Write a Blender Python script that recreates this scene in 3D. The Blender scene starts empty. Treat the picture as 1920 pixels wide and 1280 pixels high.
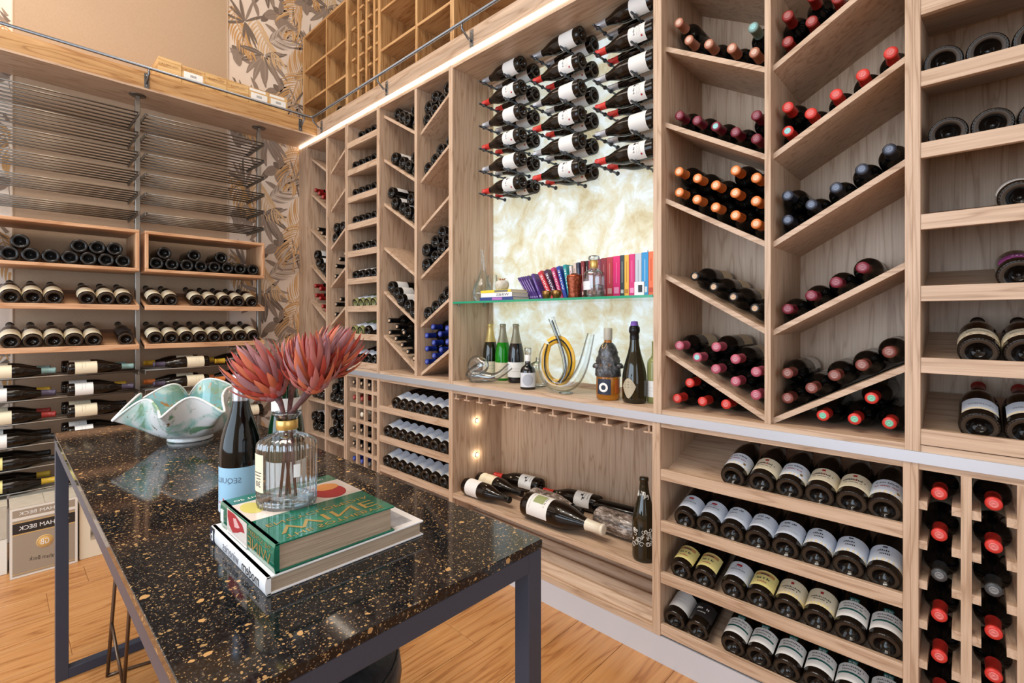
import bpy, math, random
from mathutils import Vector, Matrix
random.seed(7)
R = math.radians
scene = bpy.context.scene
COL = scene.collection

# ------------------------------------------------------------------ camera
cam_d = bpy.data.cameras.new('camera'); cam = bpy.data.objects.new('camera', cam_d); COL.objects.link(cam)
cam_d.sensor_fit = 'HORIZONTAL'; cam_d.sensor_width = 36.0
cam_d.lens = 912.2 / 1920 * 36.0
cam_d.shift_y = -43.0 / 1920
cam_d.clip_start = 0.02
cam.location = (0, 0, 1.25)
cam.rotation_euler = (R(90), 0, math.atan2(0.6868, 0.7268))
scene.camera = cam

# ------------------------------------------------------------------ world, light, exposure
world = bpy.data.worlds.new('world'); scene.world = world; world.use_nodes = True
bgn = world.node_tree.nodes['Background']
bgn.inputs[0].default_value = (0.80, 0.90, 1.0, 1); bgn.inputs[1].default_value = 0.9
scene.view_settings.view_transform = 'Standard'
scene.view_settings.look = 'None'
scene.view_settings.exposure = 0.22
scene.view_settings.gamma = 1.0
scene.view_settings.use_curve_mapping = False
scene.cycles.use_denoising = True
scene.cycles.max_bounces = 8
scene.cycles.transparent_max_bounces = 12
scene.cycles.sample_clamp_indirect = 4.0

def area(name, loc, rot, sx, sy, power, color):
    l = bpy.data.lights.new(name, 'AREA'); l.shape = 'RECTANGLE'; l.size = sx; l.size_y = sy
    l.energy = power; l.color = color
    o = bpy.data.objects.new(name, l); COL.objects.link(o); o.location = loc; o.rotation_euler = rot
    return o
# daylight through the shop window behind the camera; the side lamp is added fill
area('window_daylight_back', (-1.35, -2.88, 1.75), (R(90), 0, 0), 4.2, 2.3, 118, (0.70, 0.85, 1.0))
area('added_side_fill', (2.88, -0.6, 1.75), (R(90), 0, R(90)), 2.6, 2.3, 26, (0.84, 0.92, 1.0))  # unseen lamp, added to brighten the left wall
# ceiling light fittings
area('ceiling_panel_light', (-1.6, -0.5, 4.22), (0, 0, 0), 2.6, 1.6, 62, (1.0, 0.91, 0.80))
area('ceiling_panel_light_far', (-3.0, 0.2, 4.22), (0, 0, 0), 0.9, 1.2, 13, (1.0, 0.82, 0.60))
for i, (x, y) in enumerate([(-3.1, -0.2), (-2.2, -0.2), (-1.3, -0.2), (-0.4, -0.2), (-2.6, -1.2), (-1.0, -1.2)]):
    l = bpy.data.lights.new('downlight', 'SPOT'); l.energy = 34; l.spot_size = R(95); l.spot_blend = 0.6
    l.shadow_soft_size = 0.05; l.color = (1.0, 0.92, 0.82)
    o = bpy.data.objects.new('downlight', l); COL.objects.link(o); o.location = (x, y, 4.2)

# ------------------------------------------------------------------ helpers
def srgb(r, g, b):
    f = lambda c: (c / 255) / 12.92 if c / 255 <= 0.04045 else ((c / 255 + 0.055) / 1.055) ** 2.4
    return (f(r), f(g), f(b), 1.0)
MATS = {}
def mat(name, col=(200, 200, 200), rough=0.5, metal=0.0, spec=0.5, trans=0.0, ior=1.45, emit=None, es=0.0, coat=0.0):
    if name in MATS: return MATS[name]
    m = bpy.data.materials.new(name); m.use_nodes = True
    b = m.node_tree.nodes['Principled BSDF']
    b.inputs['Base Color'].default_value = srgb(*col)
    b.inputs['Roughness'].default_value = rough; b.inputs['Metallic'].default_value = metal
    b.inputs['Specular IOR Level'].default_value = spec; b.inputs['IOR'].default_value = ior
    b.inputs['Transmission Weight'].default_value = trans; b.inputs['Coat Weight'].default_value = coat
    if emit: b.inputs['Emission Color'].default_value = srgb(*emit); b.inputs['Emission Strength'].default_value = es
    MATS[name] = m
    return m
class NT:
    def __init__(s, m): s.m = m; s.t = m.node_tree; s.b = s.t.nodes['Principled BSDF']
    def n(s, typ, **kw):
        nd = s.t.nodes.new(typ)
        for k, v in kw.items():
            if k.startswith('i_'):
                key = k[2:].replace('_', ' ')
                nd.inputs[int(key) if key.isdigit() else key].default_value = v
            else: setattr(nd, k, v)
        return nd
    def l(s, a, b): s.t.links.new(a, b)
    def ramp(s, fac, stops):
        r = s.n('ShaderNodeValToRGB'); e = r.color_ramp.elements
        while len(e) < len(stops): e.new(0.5)
        for el, (p, c) in zip(e, stops): el.position = p; el.color = c
        s.l(fac, r.inputs[0]); return r
    def mix(s, fac, a, b, mode='MIX'):
        x = s.n('ShaderNodeMix', data_type='RGBA', blend_type=mode)
        for sock, v in ((x.inputs[0], fac), (x.inputs[6], a), (x.inputs[7], b)):
            if hasattr(v, 'is_output'): s.l(v, sock)
            else: sock.default_value = v
        return x.outputs[2]

def wood(name, axis, light, mid, dark, rough=0.45, knot=0.0, sc=1.0):
    """oak veneer, grain running along one local axis"""
    m = mat(name, rough=rough); t = NT(m)
    tc = t.n('ShaderNodeTexCoord'); oi = t.n('ShaderNodeObjectInfo')
    off = t.n('ShaderNodeVectorMath', operation='SCALE'); off.inputs[3].default_value = 37.0
    cb = t.n('ShaderNodeCombineXYZ')
    for i in range(3): t.l(oi.outputs['Random'], cb.inputs[i])
    t.l(cb.outputs[0], off.inputs[0])
    ad = t.n('ShaderNodeVectorMath', operation='ADD'); t.l(tc.outputs['Object'], ad.inputs[0]); t.l(off.outputs[0], ad.inputs[1])
    a = {'x': 0, 'y': 1, 'z': 2}[axis]
    def mp(l, c):
        s = [c * sc] * 3; s[a] = l * sc
        q = t.n('ShaderNodeMapping'); q.inputs['Scale'].default_value = s; t.l(ad.outputs[0], q.inputs[0]); return q.outputs[0]
    n1 = t.n('ShaderNodeTexNoise', i_Scale=1.0, i_Detail=3.0, i_Roughness=0.55); t.l(mp(0.9, 10.0), n1.inputs[0])
    wv = t.n('ShaderNodeMath', operation='MULTIPLY'); t.l(n1.outputs[0], wv.inputs[0]); wv.inputs[1].default_value = 9.0
    fr = t.n('ShaderNodeMath', operation='PINGPONG'); t.l(wv.outputs[0], fr.inputs[0]); fr.inputs[1].default_value = 0.5
    n2 = t.n('ShaderNodeTexNoise', i_Scale=1.0, i_Detail=2.0, i_Roughness=0.6); t.l(mp(5.0, 240.0), n2.inputs[0])
    r1 = t.ramp(fr.outputs[0], [(0.0, dark), (0.13, mid), (0.5, light)])
    r2 = t.ramp(n2.outputs[0], [(0.32, (0.66, 0.62, 0.58, 1)), (0.62, (1, 1, 1, 1))])
    c = t.mix(0.5, r1.outputs[0], r2.outputs[0], 'MULTIPLY')
    t.l(c, t.b.inputs['Base Color'])
    bp = t.n('ShaderNodeBump', i_Strength=0.12, i_Distance=0.002); t.l(n2.outputs[0], bp.inputs['Height']); t.l(bp.outputs[0], t.b.inputs['Normal'])
    return m
OL, OM, OD = srgb(203, 175, 150), srgb(195, 166, 140), srgb(174, 143, 117)
OAK = {a: wood('oak_' + a, a, OL, OM, OD) for a in 'xyz'}
GL, GM, GD = srgb(200, 158, 108), srgb(190, 145, 94), srgb(160, 114, 68)
LITOAK = {a: wood('warm_lit_oak_' + a, a, GL, GM, GD) for a in 'xyz'}  # same oak, with the warm upper light put into its colour
FLOORM = wood('floor_oak', 'y', srgb(192, 140, 88), srgb(184, 129, 76), srgb(158, 104, 58), rough=0.32, sc=0.8)
BEECH = {a: wood('beech_' + a, a, srgb(216, 172, 134), srgb(206, 158, 118), srgb(186, 136, 98)) for a in 'xyz'}
PINE = {a: wood('pine_' + a, a, srgb(226, 190, 136), srgb(214, 174, 118), srgb(186, 138, 84)) for a in 'xyz'}

steel = mat('brushed_steel', (150, 146, 140), 0.35, 0.9)
rodm = mat('satin_nickel', (118, 110, 101), 0.36, 0.85)
railm = mat('rail_steel', (120, 122, 126), 0.34, 0.95)
alum = mat('anodised_aluminium', (196, 200, 208), 0.42, 0.55)
plinthm = mat('plinth_metal', (206, 210, 218), 0.45, 0.35)
tablem = mat('table_steel', (60, 66, 82), 0.40, 0.2)
ledm = mat('led_strip', (255, 255, 255), 0.5, emit=(255, 240, 220), es=8.0)
puckm = mat('puck_light', (255, 255, 255), 0.5, emit=(255, 225, 185), es=25.0)
blackm = mat('black_plastic', (14, 14, 15), 0.45)
gapshade = mat('painted_shade_line', (30, 22, 17), 0.8)
GLASS = mat('dark_bottle_glass', (10, 9, 8), 0.06, spec=0.45)
GLASSB = mat('brown_black_glass', (22, 16, 12), 0.06, spec=0.45)
GLASSG = mat('green_bottle_glass', (20, 150, 20), 0.04, trans=0.35, ior=1.45)
GLASSW = mat('pale_wine_glass', (168, 170, 110), 0.05, trans=0.5, ior=1.4)
GLASSD = mat('olive_bottle_glass', (26, 24, 10), 0.05, spec=0.6, coat=0.3)
CLEAR = mat('clear_glass', (250, 252, 252), 0.01, trans=1.0, ior=1.45)
PUNT = mat('punt_ring', (56, 45, 35), 0.45, spec=0.4)
PUNTK = mat('punt_ring_dark', (24, 23, 23), 0.2, spec=0.6)
paper_w = mat('label_white', (232, 231, 228), 0.6)
paper_b = mat('label_bluish', (214, 222, 234), 0.55)
paper_c = mat('label_cream', (226, 214, 186), 0.6)
paper_y = mat('label_yellow', (228, 214, 140), 0.6)
paper_k = mat('label_black', (40, 36, 36), 0.5)
ink = mat('print_ink', (52, 52, 58), 0.6)
inkr = mat('print_red', (170, 40, 44), 0.6)
inkg = mat('print_green', (18, 92, 84), 0.6)
gold = mat('gold_foil', (212, 178, 104), 0.3, 0.7)
white = mat('white_paint', (238, 238, 236), 0.5)
CAPC = {'black': (16, 16, 17), 'red': (200, 52, 44), 'orange': (216, 124, 62), 'copper': (172, 112, 88), 'maroon': (112, 28, 46), 'navy': (40, 46, 60),
        'blue': (28, 48, 140), 'pink': (176, 84, 104), 'silver': (170, 172, 178), 'teal': (120, 150, 146), 'yellow': (196, 158, 46), 'purple': (74, 66, 84),
        'white': (226, 216, 196), 'gold': (206, 176, 110), 'dred': (140, 40, 36), 'grey': (60, 62, 64), 'brown': (120, 62, 54), 'waxred': (150, 34, 30), 'champ': (150, 142, 120)}
def capm(c): return mat('capsule_' + c, CAPC[c], 0.35, 0.35 if c in ('silver', 'gold', 'champ') else 0.05)
def sealm(c):
    base = {'orange': (244, 196, 160), 'copper': (214, 180, 160), 'navy': (110, 122, 144), 'black': (200, 170, 140)}.get(c, tuple(int(v + (235 - v) * 0.32) for v in CAPC[c]))
    return mat('seal_' + c, base, 0.4)
sealteal = mat('seal_teal', (150, 205, 205), 0.4)
sealgreen = mat('seal_green', (120, 190, 160), 0.4)

def mesh(name, verts, faces, mats, fm=None, smooth=False):
    me = bpy.data.meshes.new(name); me.from_pydata([tuple(v) for v in verts], [], faces)
    for m in (mats if isinstance(mats, (list, tuple)) else [mats]): me.materials.append(m)
    if fm: me.polygons.foreach_set('material_index', fm)
    if smooth: me.polygons.foreach_set('use_smooth', [True] * len(faces))
    me.update(); return me
def link(name, me, parent=None, loc=(0, 0, 0), rot=None, smooth_angle=None):
    o = bpy.data.objects.new(name, me); COL.objects.link(o); o.location = loc
    if rot is not None:
        if isinstance(rot, Matrix): o.rotation_euler = rot.to_3x3().to_euler()
        else: o.rotation_euler = rot
    if parent: o.parent = parent
    return o
def empty(name, loc=(0, 0, 0), rot=None):
    o = link(name, None, None, loc, rot); o.empty_display_size = 0.05; return o
def tag(o, label, cat, group=None, kind=None):
    if label: o['label'] = label
    if cat: o['category'] = cat
    if group: o['group'] = group
    if kind: o['kind'] = kind
    return o
BF = [(0, 1, 3, 2), (4, 6, 7, 5), (0, 4, 5, 1), (2, 3, 7, 6), (0, 2, 6, 4), (1, 5, 7, 3)]
def rel(parent, c):
    return (Vector(c) - parent.location) if parent else Vector(c)
def box(name, x0, x1, y0, y1, z0, z1, m, parent=None, bev=0.0):
    """axis-aligned board; parent must be an unrotated root"""
    hx, hy, hz = (x1 - x0) / 2, (y1 - y0) / 2, (z1 - z0) / 2
    if bev and min(hx, hy, hz) > bev * 1.5:
        vs, fs = bevbox(hx, hy, hz, bev)
    else:
        vs = [(sx * hx, sy * hy, sz * hz) for sx in (-1, 1) for sy in (-1, 1) for sz in (-1, 1)]; fs = BF
    me = mesh(name, vs, fs, m)
    return link(name, me, parent, rel(parent, ((x0 + x1) / 2, (y0 + y1) / 2, (z0 + z1) / 2)))
def bevbox(hx, hy, hz, b):
    vs = []; idx = {}
    for sx in (-1, 1):
        for sy in (-1, 1):
            for sz in (-1, 1):
                for k, d in enumerate(((0, b, b), (b, 0, b), (b, b, 0))):
                    idx[sx, sy, sz, k] = len(vs)
                    vs.append((sx * (hx - d[0]), sy * (hy - d[1]), sz * (hz - d[2])))
    fs = []
    def q(a): fs.append(tuple(a))
    for s in (-1, 1):
        q([idx[s, y, z, 0] for y, z in ((-1, -1), (1, -1), (1, 1), (-1, 1))][::s])
        q([idx[x, s, z, 1] for x, z in ((-1, -1), (-1, 1), (1, 1), (1, -1))][::s])
        q([idx[x, y, s, 2] for x, y in ((-1, -1), (1, -1), (1, 1), (-1, 1))][::s])
    for a in (-1, 1):
        for c in (-1, 1):
            q([idx[a, c, -1, 0], idx[a, c, 1, 0], idx[a, c, 1, 1], idx[a, c, -1, 1]][::-a * c])
            q([idx[a, -1, c, 0], idx[a, 1, c, 0], idx[a, 1, c, 2], idx[a, -1, c, 2]][::a * c])
            q([idx[-1, a, c, 1], idx[1, a, c, 1], idx[1, a, c, 2], idx[-1, a, c, 2]][::-a * c])
    for k in [(x, y, z) for x in (-1, 1) for y in (-1, 1) for z in (-1, 1)]:
        q([idx[k + (0,)], idx[k + (1,)], idx[k + (2,)]][::k[0] * k[1] * k[2]])
    return vs, fs
def prism_y(name, poly, y0, y1, m, parent=None):
    """polygon in XZ extruded along Y"""
    n = len(poly); cx = sum(p[0] for p in poly) / n; cz = sum(p[1] for p in poly) / n; h = (y1 - y0) / 2
    vs = [(x - cx, -h, z - cz) for x, z in poly] + [(x - cx, h, z - cz) for x, z in poly]
    fs = [tuple(range(n)), tuple(range(2 * n - 1, n - 1, -1))] + [(i, i + n, (i + 1) % n + n, (i + 1) % n) for i in range(n)]
    return link(name, mesh(name, vs, fs, m), parent, rel(parent, (cx, (y0 + y1) / 2, cz)))
def prism_x(name, poly, x0, x1, m, parent=None):
    """polygon in YZ extruded along X"""
    n = len(poly); cy = sum(p[0] for p in poly) / n; cz = sum(p[1] for p in poly) / n; h = (x1 - x0) / 2
    vs = [(-h, y - cy, z - cz) for y, z in poly] + [(h, y - cy, z - cz) for y, z in poly]
    fs = [tuple(range(n - 1, -1, -1)), tuple(range(n, 2 * n))] + [(i, (i + 1) % n, (i + 1) % n + n, i + n) for i in range(n)]
    return link(name, mesh(name, vs, fs, m), parent, rel(parent, ((x0 + x1) / 2, cy, cz)))
def lathe(name, prof, m, seg=24, fm=None, sx=1.0, sy=1.0, flute=None, close=False):
    """profile [(r,z)...] turned about Z; fm gives a material index for each profile step"""
    vs, fs, mi = [], [], []
    n = len(prof)
    for j, (r, z) in enumerate(prof):
        for i in range(seg):
            a = 2 * math.pi * i / seg
            rr = r * (flute(j, i) if flute else 1.0)
            vs.append((rr * math.cos(a) * sx, rr * math.sin(a) * sy, z))
    for j in range(n - 1):
        for i in range(seg):
            k = (i + 1) % seg
            if prof[j][0] < 1e-6: fs.append((j * seg, (j + 1) * seg + k, (j + 1) * seg + i)) if False else fs.append((j * seg + i, j * seg + k, (j + 1) * seg + k, (j + 1) * seg + i))
            else: fs.append((j * seg + i, j * seg + k, (j + 1) * seg + k, (j + 1) * seg + i))
            mi.append(fm[j] if fm else 0)
    me = mesh(name, vs, fs, m, mi if fm else None, True)
    return me
def tube_me(name, pts, r, m, seg=8, closed=False, radii=None, cap=True):
    pts = [Vector(p) for p in pts]; n = len(pts); vs, fs = [], []
    up = None
    for i, p in enumerate(pts):
        if closed: t = (pts[(i + 1) % n] - pts[i - 1]).normalized()
        else: t = (pts[min(i + 1, n - 1)] - pts[max(i - 1, 0)]).normalized()
        if up is None:
            up = Vector((0, 0, 1)) if abs(t.z) < 0.9 else Vector((1, 0, 0))
        u = (up - t * up.dot(t)).normalized(); w = t.cross(u); up = u
        rr = radii[i] if radii else r
        for k in range(seg):
            a = 2 * math.pi * k / seg; vs.append(p + (u * math.cos(a) + w * math.sin(a)) * rr)
    for i in range(n if closed else n - 1):
        for k in range(seg):
            b = ((i + 1) % n) * seg
            fs.append((i * seg + k, i * seg + (k + 1) % seg, b + (k + 1) % seg, b + k))
    if cap and not closed:
        fs.append(tuple(range(seg - 1, -1, -1))); fs.append(tuple((n - 1) * seg + k for k in range(seg)))
    return mesh(name, vs, fs, m, None, True)
def frame_rot(zdir, xhint):
    z = Vector(zdir).normalized(); x = Vector(xhint); x = (x - z * x.dot(z)).normalized(); y = z.cross(x)
    return Matrix((x, y, z)).transposed()
_tc = {}
def text_pts(s, size=1.0):
    """flat filled lettering: verts (x,y) centred, faces"""
    k = s
    if k not in _tc:
        cu = bpy.data.curves.new('lettering', 'FONT'); cu.body = s; cu.size = 1.0; cu.resolution_u = 2
        o = bpy.data.objects.new('lettering', cu); me = bpy.data.meshes.new_from_object(o)
        v = [(p.co.x, p.co.y) for p in me.vertices]; f = [tuple(p.vertices) for p in me.polygons]
        xs = [p[0] for p in v]; ys = [p[1] for p in v]
        cx, cy = (min(xs) + max(xs)) / 2, (min(ys) + max(ys)) / 2
        _tc[k] = ([(a - cx, b - cy) for a, b in v], f, max(xs) - min(xs), max(ys) - min(ys))
        bpy.data.objects.remove(o); bpy.data.curves.remove(cu); bpy.data.meshes.remove(me)
    return _tc[k]
def flat_text(name, s, m, parent, origin, xdir, ydir, width=None, height=None, ysq=None):
    """lettering laid on a plane; xdir = reading direction, ydir = up of the glyphs (local to parent)"""
    v, f, w, h = text_pts(s); k = width / w if width else height / h; ky = (ysq / h) if ysq else k
    X, Y, O = Vector(xdir), Vector(ydir), Vector(origin)
    me = mesh(name, [O + X * a * k + Y * b * ky for a, b in v], f, m)
    return link(name, me, parent)
def bent_text(s, m, r, zc, width, height, ang=0.0, name='lettering'):
    """mirrored lettering wrapped on a bottle label: up = towards the neck (local +Z), label centre at local +X"""
    v, f, w, h = text_pts(s)
    k = min(width / w, height / h)
    vs = []
    for a, b in v:
        th = ang - (a * k) / r * 1.0
        vs.append((r * math.cos(th), r * math.sin(th), zc + b * k))
    return vs, f
ORD = ['first', 'second', 'third', 'fourth', 'fifth', 'sixth', 'seventh', 'eighth', 'ninth', 'tenth', 'eleventh', 'twelfth', 'thirteenth', 'fourteenth']
D = 1.652   # front plane of the fitted shelving

# ------------------------------------------------------------------ room shell
wallm = mat('plaster', (226, 214, 198), 0.8)
def noise_tint(m, scale, a, b, bump=0.0, stretch=(1, 1, 1)):
    t = NT(m); tc = t.n('ShaderNodeTexCoord'); mp = t.n('ShaderNodeMapping'); mp.inputs['Scale'].default_value = stretch
    t.l(tc.outputs['Object'], mp.inputs[0])
    n = t.n('ShaderNodeTexNoise', i_Scale=scale, i_Detail=4.0); t.l(mp.outputs[0], n.inputs[0])
    r = t.ramp(n.outputs[0], [(0.3, srgb(*a)), (0.7, srgb(*b))]); t.l(r.outputs[0], t.b.inputs['Base Color'])
    if bump:
        bp = t.n('ShaderNodeBump', i_Strength=bump, i_Distance=0.003); t.l(n.outputs[0], bp.inputs['Height']); t.l(bp.outputs[0], t.b.inputs['Normal'])
    return m
noise_tint(wallm, 5, (230, 218, 202), (220, 207, 190))
wpaper = noise_tint(mat('wallpaper_ground', (230, 214, 200), 0.75), 4, (234, 220, 206), (226, 208, 192))
fabric = noise_tint(mat('panel_fabric', (186, 160, 134), 0.85), 60, (190, 164, 138), (178, 151, 125), 0.15, (1, 14, 1))
floor = tag(box('floor', -3.96, 3.0, -3.0, 2.1, -0.06, -0.004, FLOORM), 'warm honey oak plank floor', 'floor', kind='structure')
jit = random.Random(3)
x = -0.976 - 0.208 * 14; rowi = 0
while x < 0.4:
    cuts = [-0.75, 0.05 + jit.uniform(-.5, .4), 1.0 + jit.uniform(-.25, .35), 2.05]
    if rowi == 3: cuts = [-0.75, 0.30, 1.3, 2.05]
    for a, b in zip(cuts, cuts[1:]):
        dz = jit.uniform(-0.0006, 0.0006)
        box('plank', x + 0.0008, x + 0.2072, a + 0.0008, b - 0.0008, -0.004, 0.0 + dz * 0, FLOORM, floor, 0.0012)
    x += 0.208; rowi += 1
wl = tag(box('wall_left', -3.96, -3.905, -3.0, 2.1, 0, 4.3, wpaper), 'left wall papered with grey and ochre tropical leaves', 'wall', kind='structure')
box('fabric_panel', -3.905, -3.899, 0.062, 1.137, 0.0, 4.3, fabric, wl)
for y in (0.056, 1.137): box('panel_edge', -3.905, -3.896, y, y + 0.006, 0.0, 4.3, mat('panel_edge', (205, 182, 158), 0.6), wl)
tag(box('wall_back', -3.96, 3.0, 2.05, 2.1, 0, 4.3, wallm), 'plaster wall behind the fitted shelving', 'wall', kind='structure')
tag(box('ceiling', -3.96, 3.0, -3.0, 2.1, 4.3, 4.36, wallm), 'plain pale plaster ceiling', 'ceiling', kind='structure')
# walls behind the camera, with openings for the shop window and the side fill
wf = tag(box('wall_front', -3.96, -3.5, -3.05, -3.0, 0, 4.3, wallm), 'plaster wall with a wide shop window', 'wall', kind='structure')
box('wall_pier', 0.75, 3.0, -3.05, -3.0, 0, 4.3, wallm, wf); box('wall_sill', -3.5, 0.75, -3.05, -3.0, 0, 0.55, wallm, wf); box('wall_head', -3.5, 0.75, -3.05, -3.0, 2.95, 4.3, wallm, wf)
wr = tag(box('wall_right', 3.0, 3.05, -3.05, -1.95, 0, 4.3, wallm), 'plaster side wall with an opening for the fill lamp', 'wall', kind='structure')
box('wall_pier', 3.0, 3.05, 0.75, 2.1, 0, 4.3, wallm, wr); box('wall_sill', 3.0, 3.05, -1.95, 0.75, 0, 0.55, wallm, wr); box('wall_head', 3.0, 3.05, -1.95, 0.75, 2.95, 4.3, wallm, wr)

# printed leaves of the wallpaper (flat print on the left wall)
PR = {'g1': mat('print_taupe', (150, 132, 118), 0.8), 'g2': mat('print_taupe_dark', (122, 106, 94), 0.8), 'g3': mat('print_taupe_pale', (190, 174, 160), 0.8), 'o1': mat('print_ochre', (202, 156, 102), 0.8), 'o2': mat('print_ochre_pale', (216, 182, 140), 0.8)}
PK = list(PR)
pv, pf, pm = [], [], []
plev = [0]
def leaf2(c, ang, L, W, key, bend=0.0, base=0.0, vein=None):
    """lanceolate leaf from c along ang in wall coordinates (y, z)"""
    plev[0] = (plev[0] + 1) % 40
    X = -3.9046 + 0.00004 * plev[0] + (0.0000 if key[0] == 'g' else -0.0000)
    L *= 1.14; W *= 1.22
    n = 7; b0 = len(pv); cen = []
    for i in range(n + 1):
        t = base + (1 - base) * i / n; a = ang + bend * t
        cen.append((c[0] + L * t * math.cos(a), c[1] + L * t * math.sin(a), a, W * (math.sin(math.pi * min(1, t * 0.92 + 0.04)) ** 0.8) * (1 if t < 0.6 else 1.0)))
    for y, z, a, w in cen:
        pv.append((X, y - w / 2 * math.sin(a), z + w / 2 * math.cos(a))); pv.append((X, y + w / 2 * math.sin(a), z - w / 2 * math.cos(a)))
    for i in range(n):
        pf.append((b0 + 2 * i, b0 + 2 * i + 1, b0 + 2 * i + 3, b0 + 2 * i + 2)); pm.append(PK.index(key))
    if vein:
        b1 = len(pv); X += 0.00002
        for y, z, a, w in cen[:-1]:
            w = 0.0022; pv.append((X, y - w / 2 * math.sin(a), z + w / 2 * math.cos(a))); pv.append((X, y + w / 2 * math.sin(a), z - w / 2 * math.cos(a)))
        for i in range(n - 1):
            pf.append((b1 + 2 * i, b1 + 2 * i + 1, b1 + 2 * i + 3, b1 + 2 * i + 2)); pm.append(PK.index(vein))
wj = random.Random(11)
def fern(c, ang, L, key, n=15, spread=0.13, curve=0.5, key2=None):
    for i in range(n):
        t = i / (n - 1); a = ang + curve * (t - 0.5); p = (c[0] + L * t * math.cos(ang + curve * t * .5), c[1] + L * t * math.sin(ang + curve * t * .5))
        l = spread * (0.45 + math.sin(math.pi * (0.15 + 0.8 * t)) * 0.75)
        for s in (-1, 1):
            leaf2(p, a + s * (0.95 - 0.35 * t) + wj.uniform(-.06, .06), l, 0.0095, key2 if (key2 and i % 3 == 0) else key, -s * 0.35)
    leaf2(c, ang, L * 1.05, 0.006, key, curve * .5)
def motif(oy, oz):
    P = lambda y, z: (y + oy, z + oz)
    # ochre palms beneath
    fern(P(1.665, 3.80), R(-112), .30, 'o1', 16, .15, .3, 'o2'); fern(P(1.60, 3.13), R(62), .30, 'o1', 16, .15, -.35, 'o2')
    fern(P(1.33, 3.50), R(-70), .30, 'o2', 14, .12, .5); fern(P(1.17, 3.52), R(-75), .32, 'o1', 14, .10, .3)
    pass
    # grey feathery palm
    fern(P(1.43, 3.37), R(38), .20, 'g3', 15, .13, .5, 'g1')
    # large fan palm
    for a, L, w in [(-155, .17, .030), (-140, .19, .032), (-122, .20, .034), (-103, .21, .036), (-84, .20, .036), (-66, .20, .036), (-48, .21, .036), (-26, .19, .030), (-8, .15, .026), (14, .16, .022), (36, .13, .022), (168, .15, .030)]:
        leaf2(P(1.395, 3.245), R(a) + wj.uniform(-.05, .05), L, w, 'g2' if wj.random() < .35 else 'g1', wj.uniform(-.25, .25), .04, 'g3')
    # orchid-like blossoms
    for c, k in ((P(1.505, 3.605), 1.0), (P(1.207, 3.20), .8)):
        for a, L, w, kk in [(195, .11, .060, 'g1'), (262, .11, .062, 'g1'), (318, .13, .040, 'g1'), (20, .075, .056, 'g2'), (120, .055, .040, 'g2'), (70, .10, .034, 'g1')]:
            leaf2(c, R(a), L * k, w * k, kk, .25, .02, 'g2' if kk == 'g1' else 'g1')
    # slender sprays
    for c, k, aa in ((P(1.627, 3.56), .8, (-150, -125, -100, -78, -55, -35, -14, 60, 105)), (P(1.257, 3.443), 1.0, (100, 112, 124, 136, 148, 70, 40, -95, -75, -62, -48, 185, 205))):
        for a in aa: leaf2(c, R(a) + wj.uniform(-.05, .05), .16 * k * wj.uniform(.75, 1.1), .016 * k, 'g2' if wj.random() < .5 else 'g1', wj.uniform(-.2, .2), .03)
    leaf2(P(1.40, 3.49), R(-18), .13, .030, 'g1', -.2); leaf2(P(1.35, 3.52), R(95), .12, .026, 'g1', .3); leaf2(P(1.37, 3.50), R(40), .09, .036, 'g2', .4)
for k in range(-1, 9):
    motif(0.0, .5985 * (1 - k)); motif(-1.16, .5985 * (1 - k))
    if k < 2: motif(.50, .5985 * (1 - k))
def inpaper(f):
    return all((pv[i][1] > 1.143 and pv[i][1] < 2.045) or pv[i][1] < 0.056 for i in f) and all(0.02 < pv[i][2] < 4.28 for i in f)
keep = [i for i, f in enumerate(pf) if inpaper(f)]
o = link('printed_leaves', mesh('printed_leaves', pv, [pf[i] for i in keep], list(PR.values()), [pm[i] for i in keep]), wl, -wl.location)
o['kind'] = 'stuff'

tag(box('trim_1', -3.905, 1.3, D + 0.001, D + 0.02, 0.0, 0.098, plinthm), 'pale metal plinth along the foot of the shelving', 'plinth', kind='structure')

# ------------------------------------------------------------------ gallery ledge, fascia, ladder rail, light strip
def thing(name, loc, label, cat, group=None, rot=None):
    return tag(empty(name, loc, rot), label, cat, group)
lg = thing('wall_ledge', (-3.74, 0.6, 2.62), 'thick oak ledge running across the left wall above the wire rack', 'ledge')
box('fascia', -3.60, -3.58, -1.6, D, 2.624, 2.722, LITOAK['y'], lg, .0015); box('soffit', -3.905, -3.578, -1.6, D, 2.612, 2.624, OAK['y'], lg)
box('top_board', -3.905, -3.60, -1.6, 1.66, 2.704, 2.722, LITOAK['y'], lg)
gf = thing('gallery_fascia', (-1.2, D, 2.62), 'long oak fascia board above the light strip along the shelving wall', 'fascia')
box('fascia', -3.58, 1.3, D, D + .0095, 2.622, 2.724, OAK['x'], gf, .0015)
tag(box('gallery_board', -3.575, 1.3, D + .0096, 2.049, 2.6225, 2.6395, OAK['x']), 'flat oak board between the lower and upper shelving', 'board')
box('painted_shade_line', -3.578, 1.3, D + .003, D + .0095, 2.6187, 2.622, gapshade, gf)  # dark strip painting the line of shade under the fascia
ls = thing('light_strip', (-1.2, D, 2.59), 'glowing white light strip under the oak fascia', 'light strip')
box('diffuser', -3.89, 1.3, D - .001, D + .006, 2.601, 2.6180, ledm, ls); box('channel', -3.89, 1.3, D + .006, D + .024, 2.593, 2.6185, OAK['x'], ls)

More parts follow.
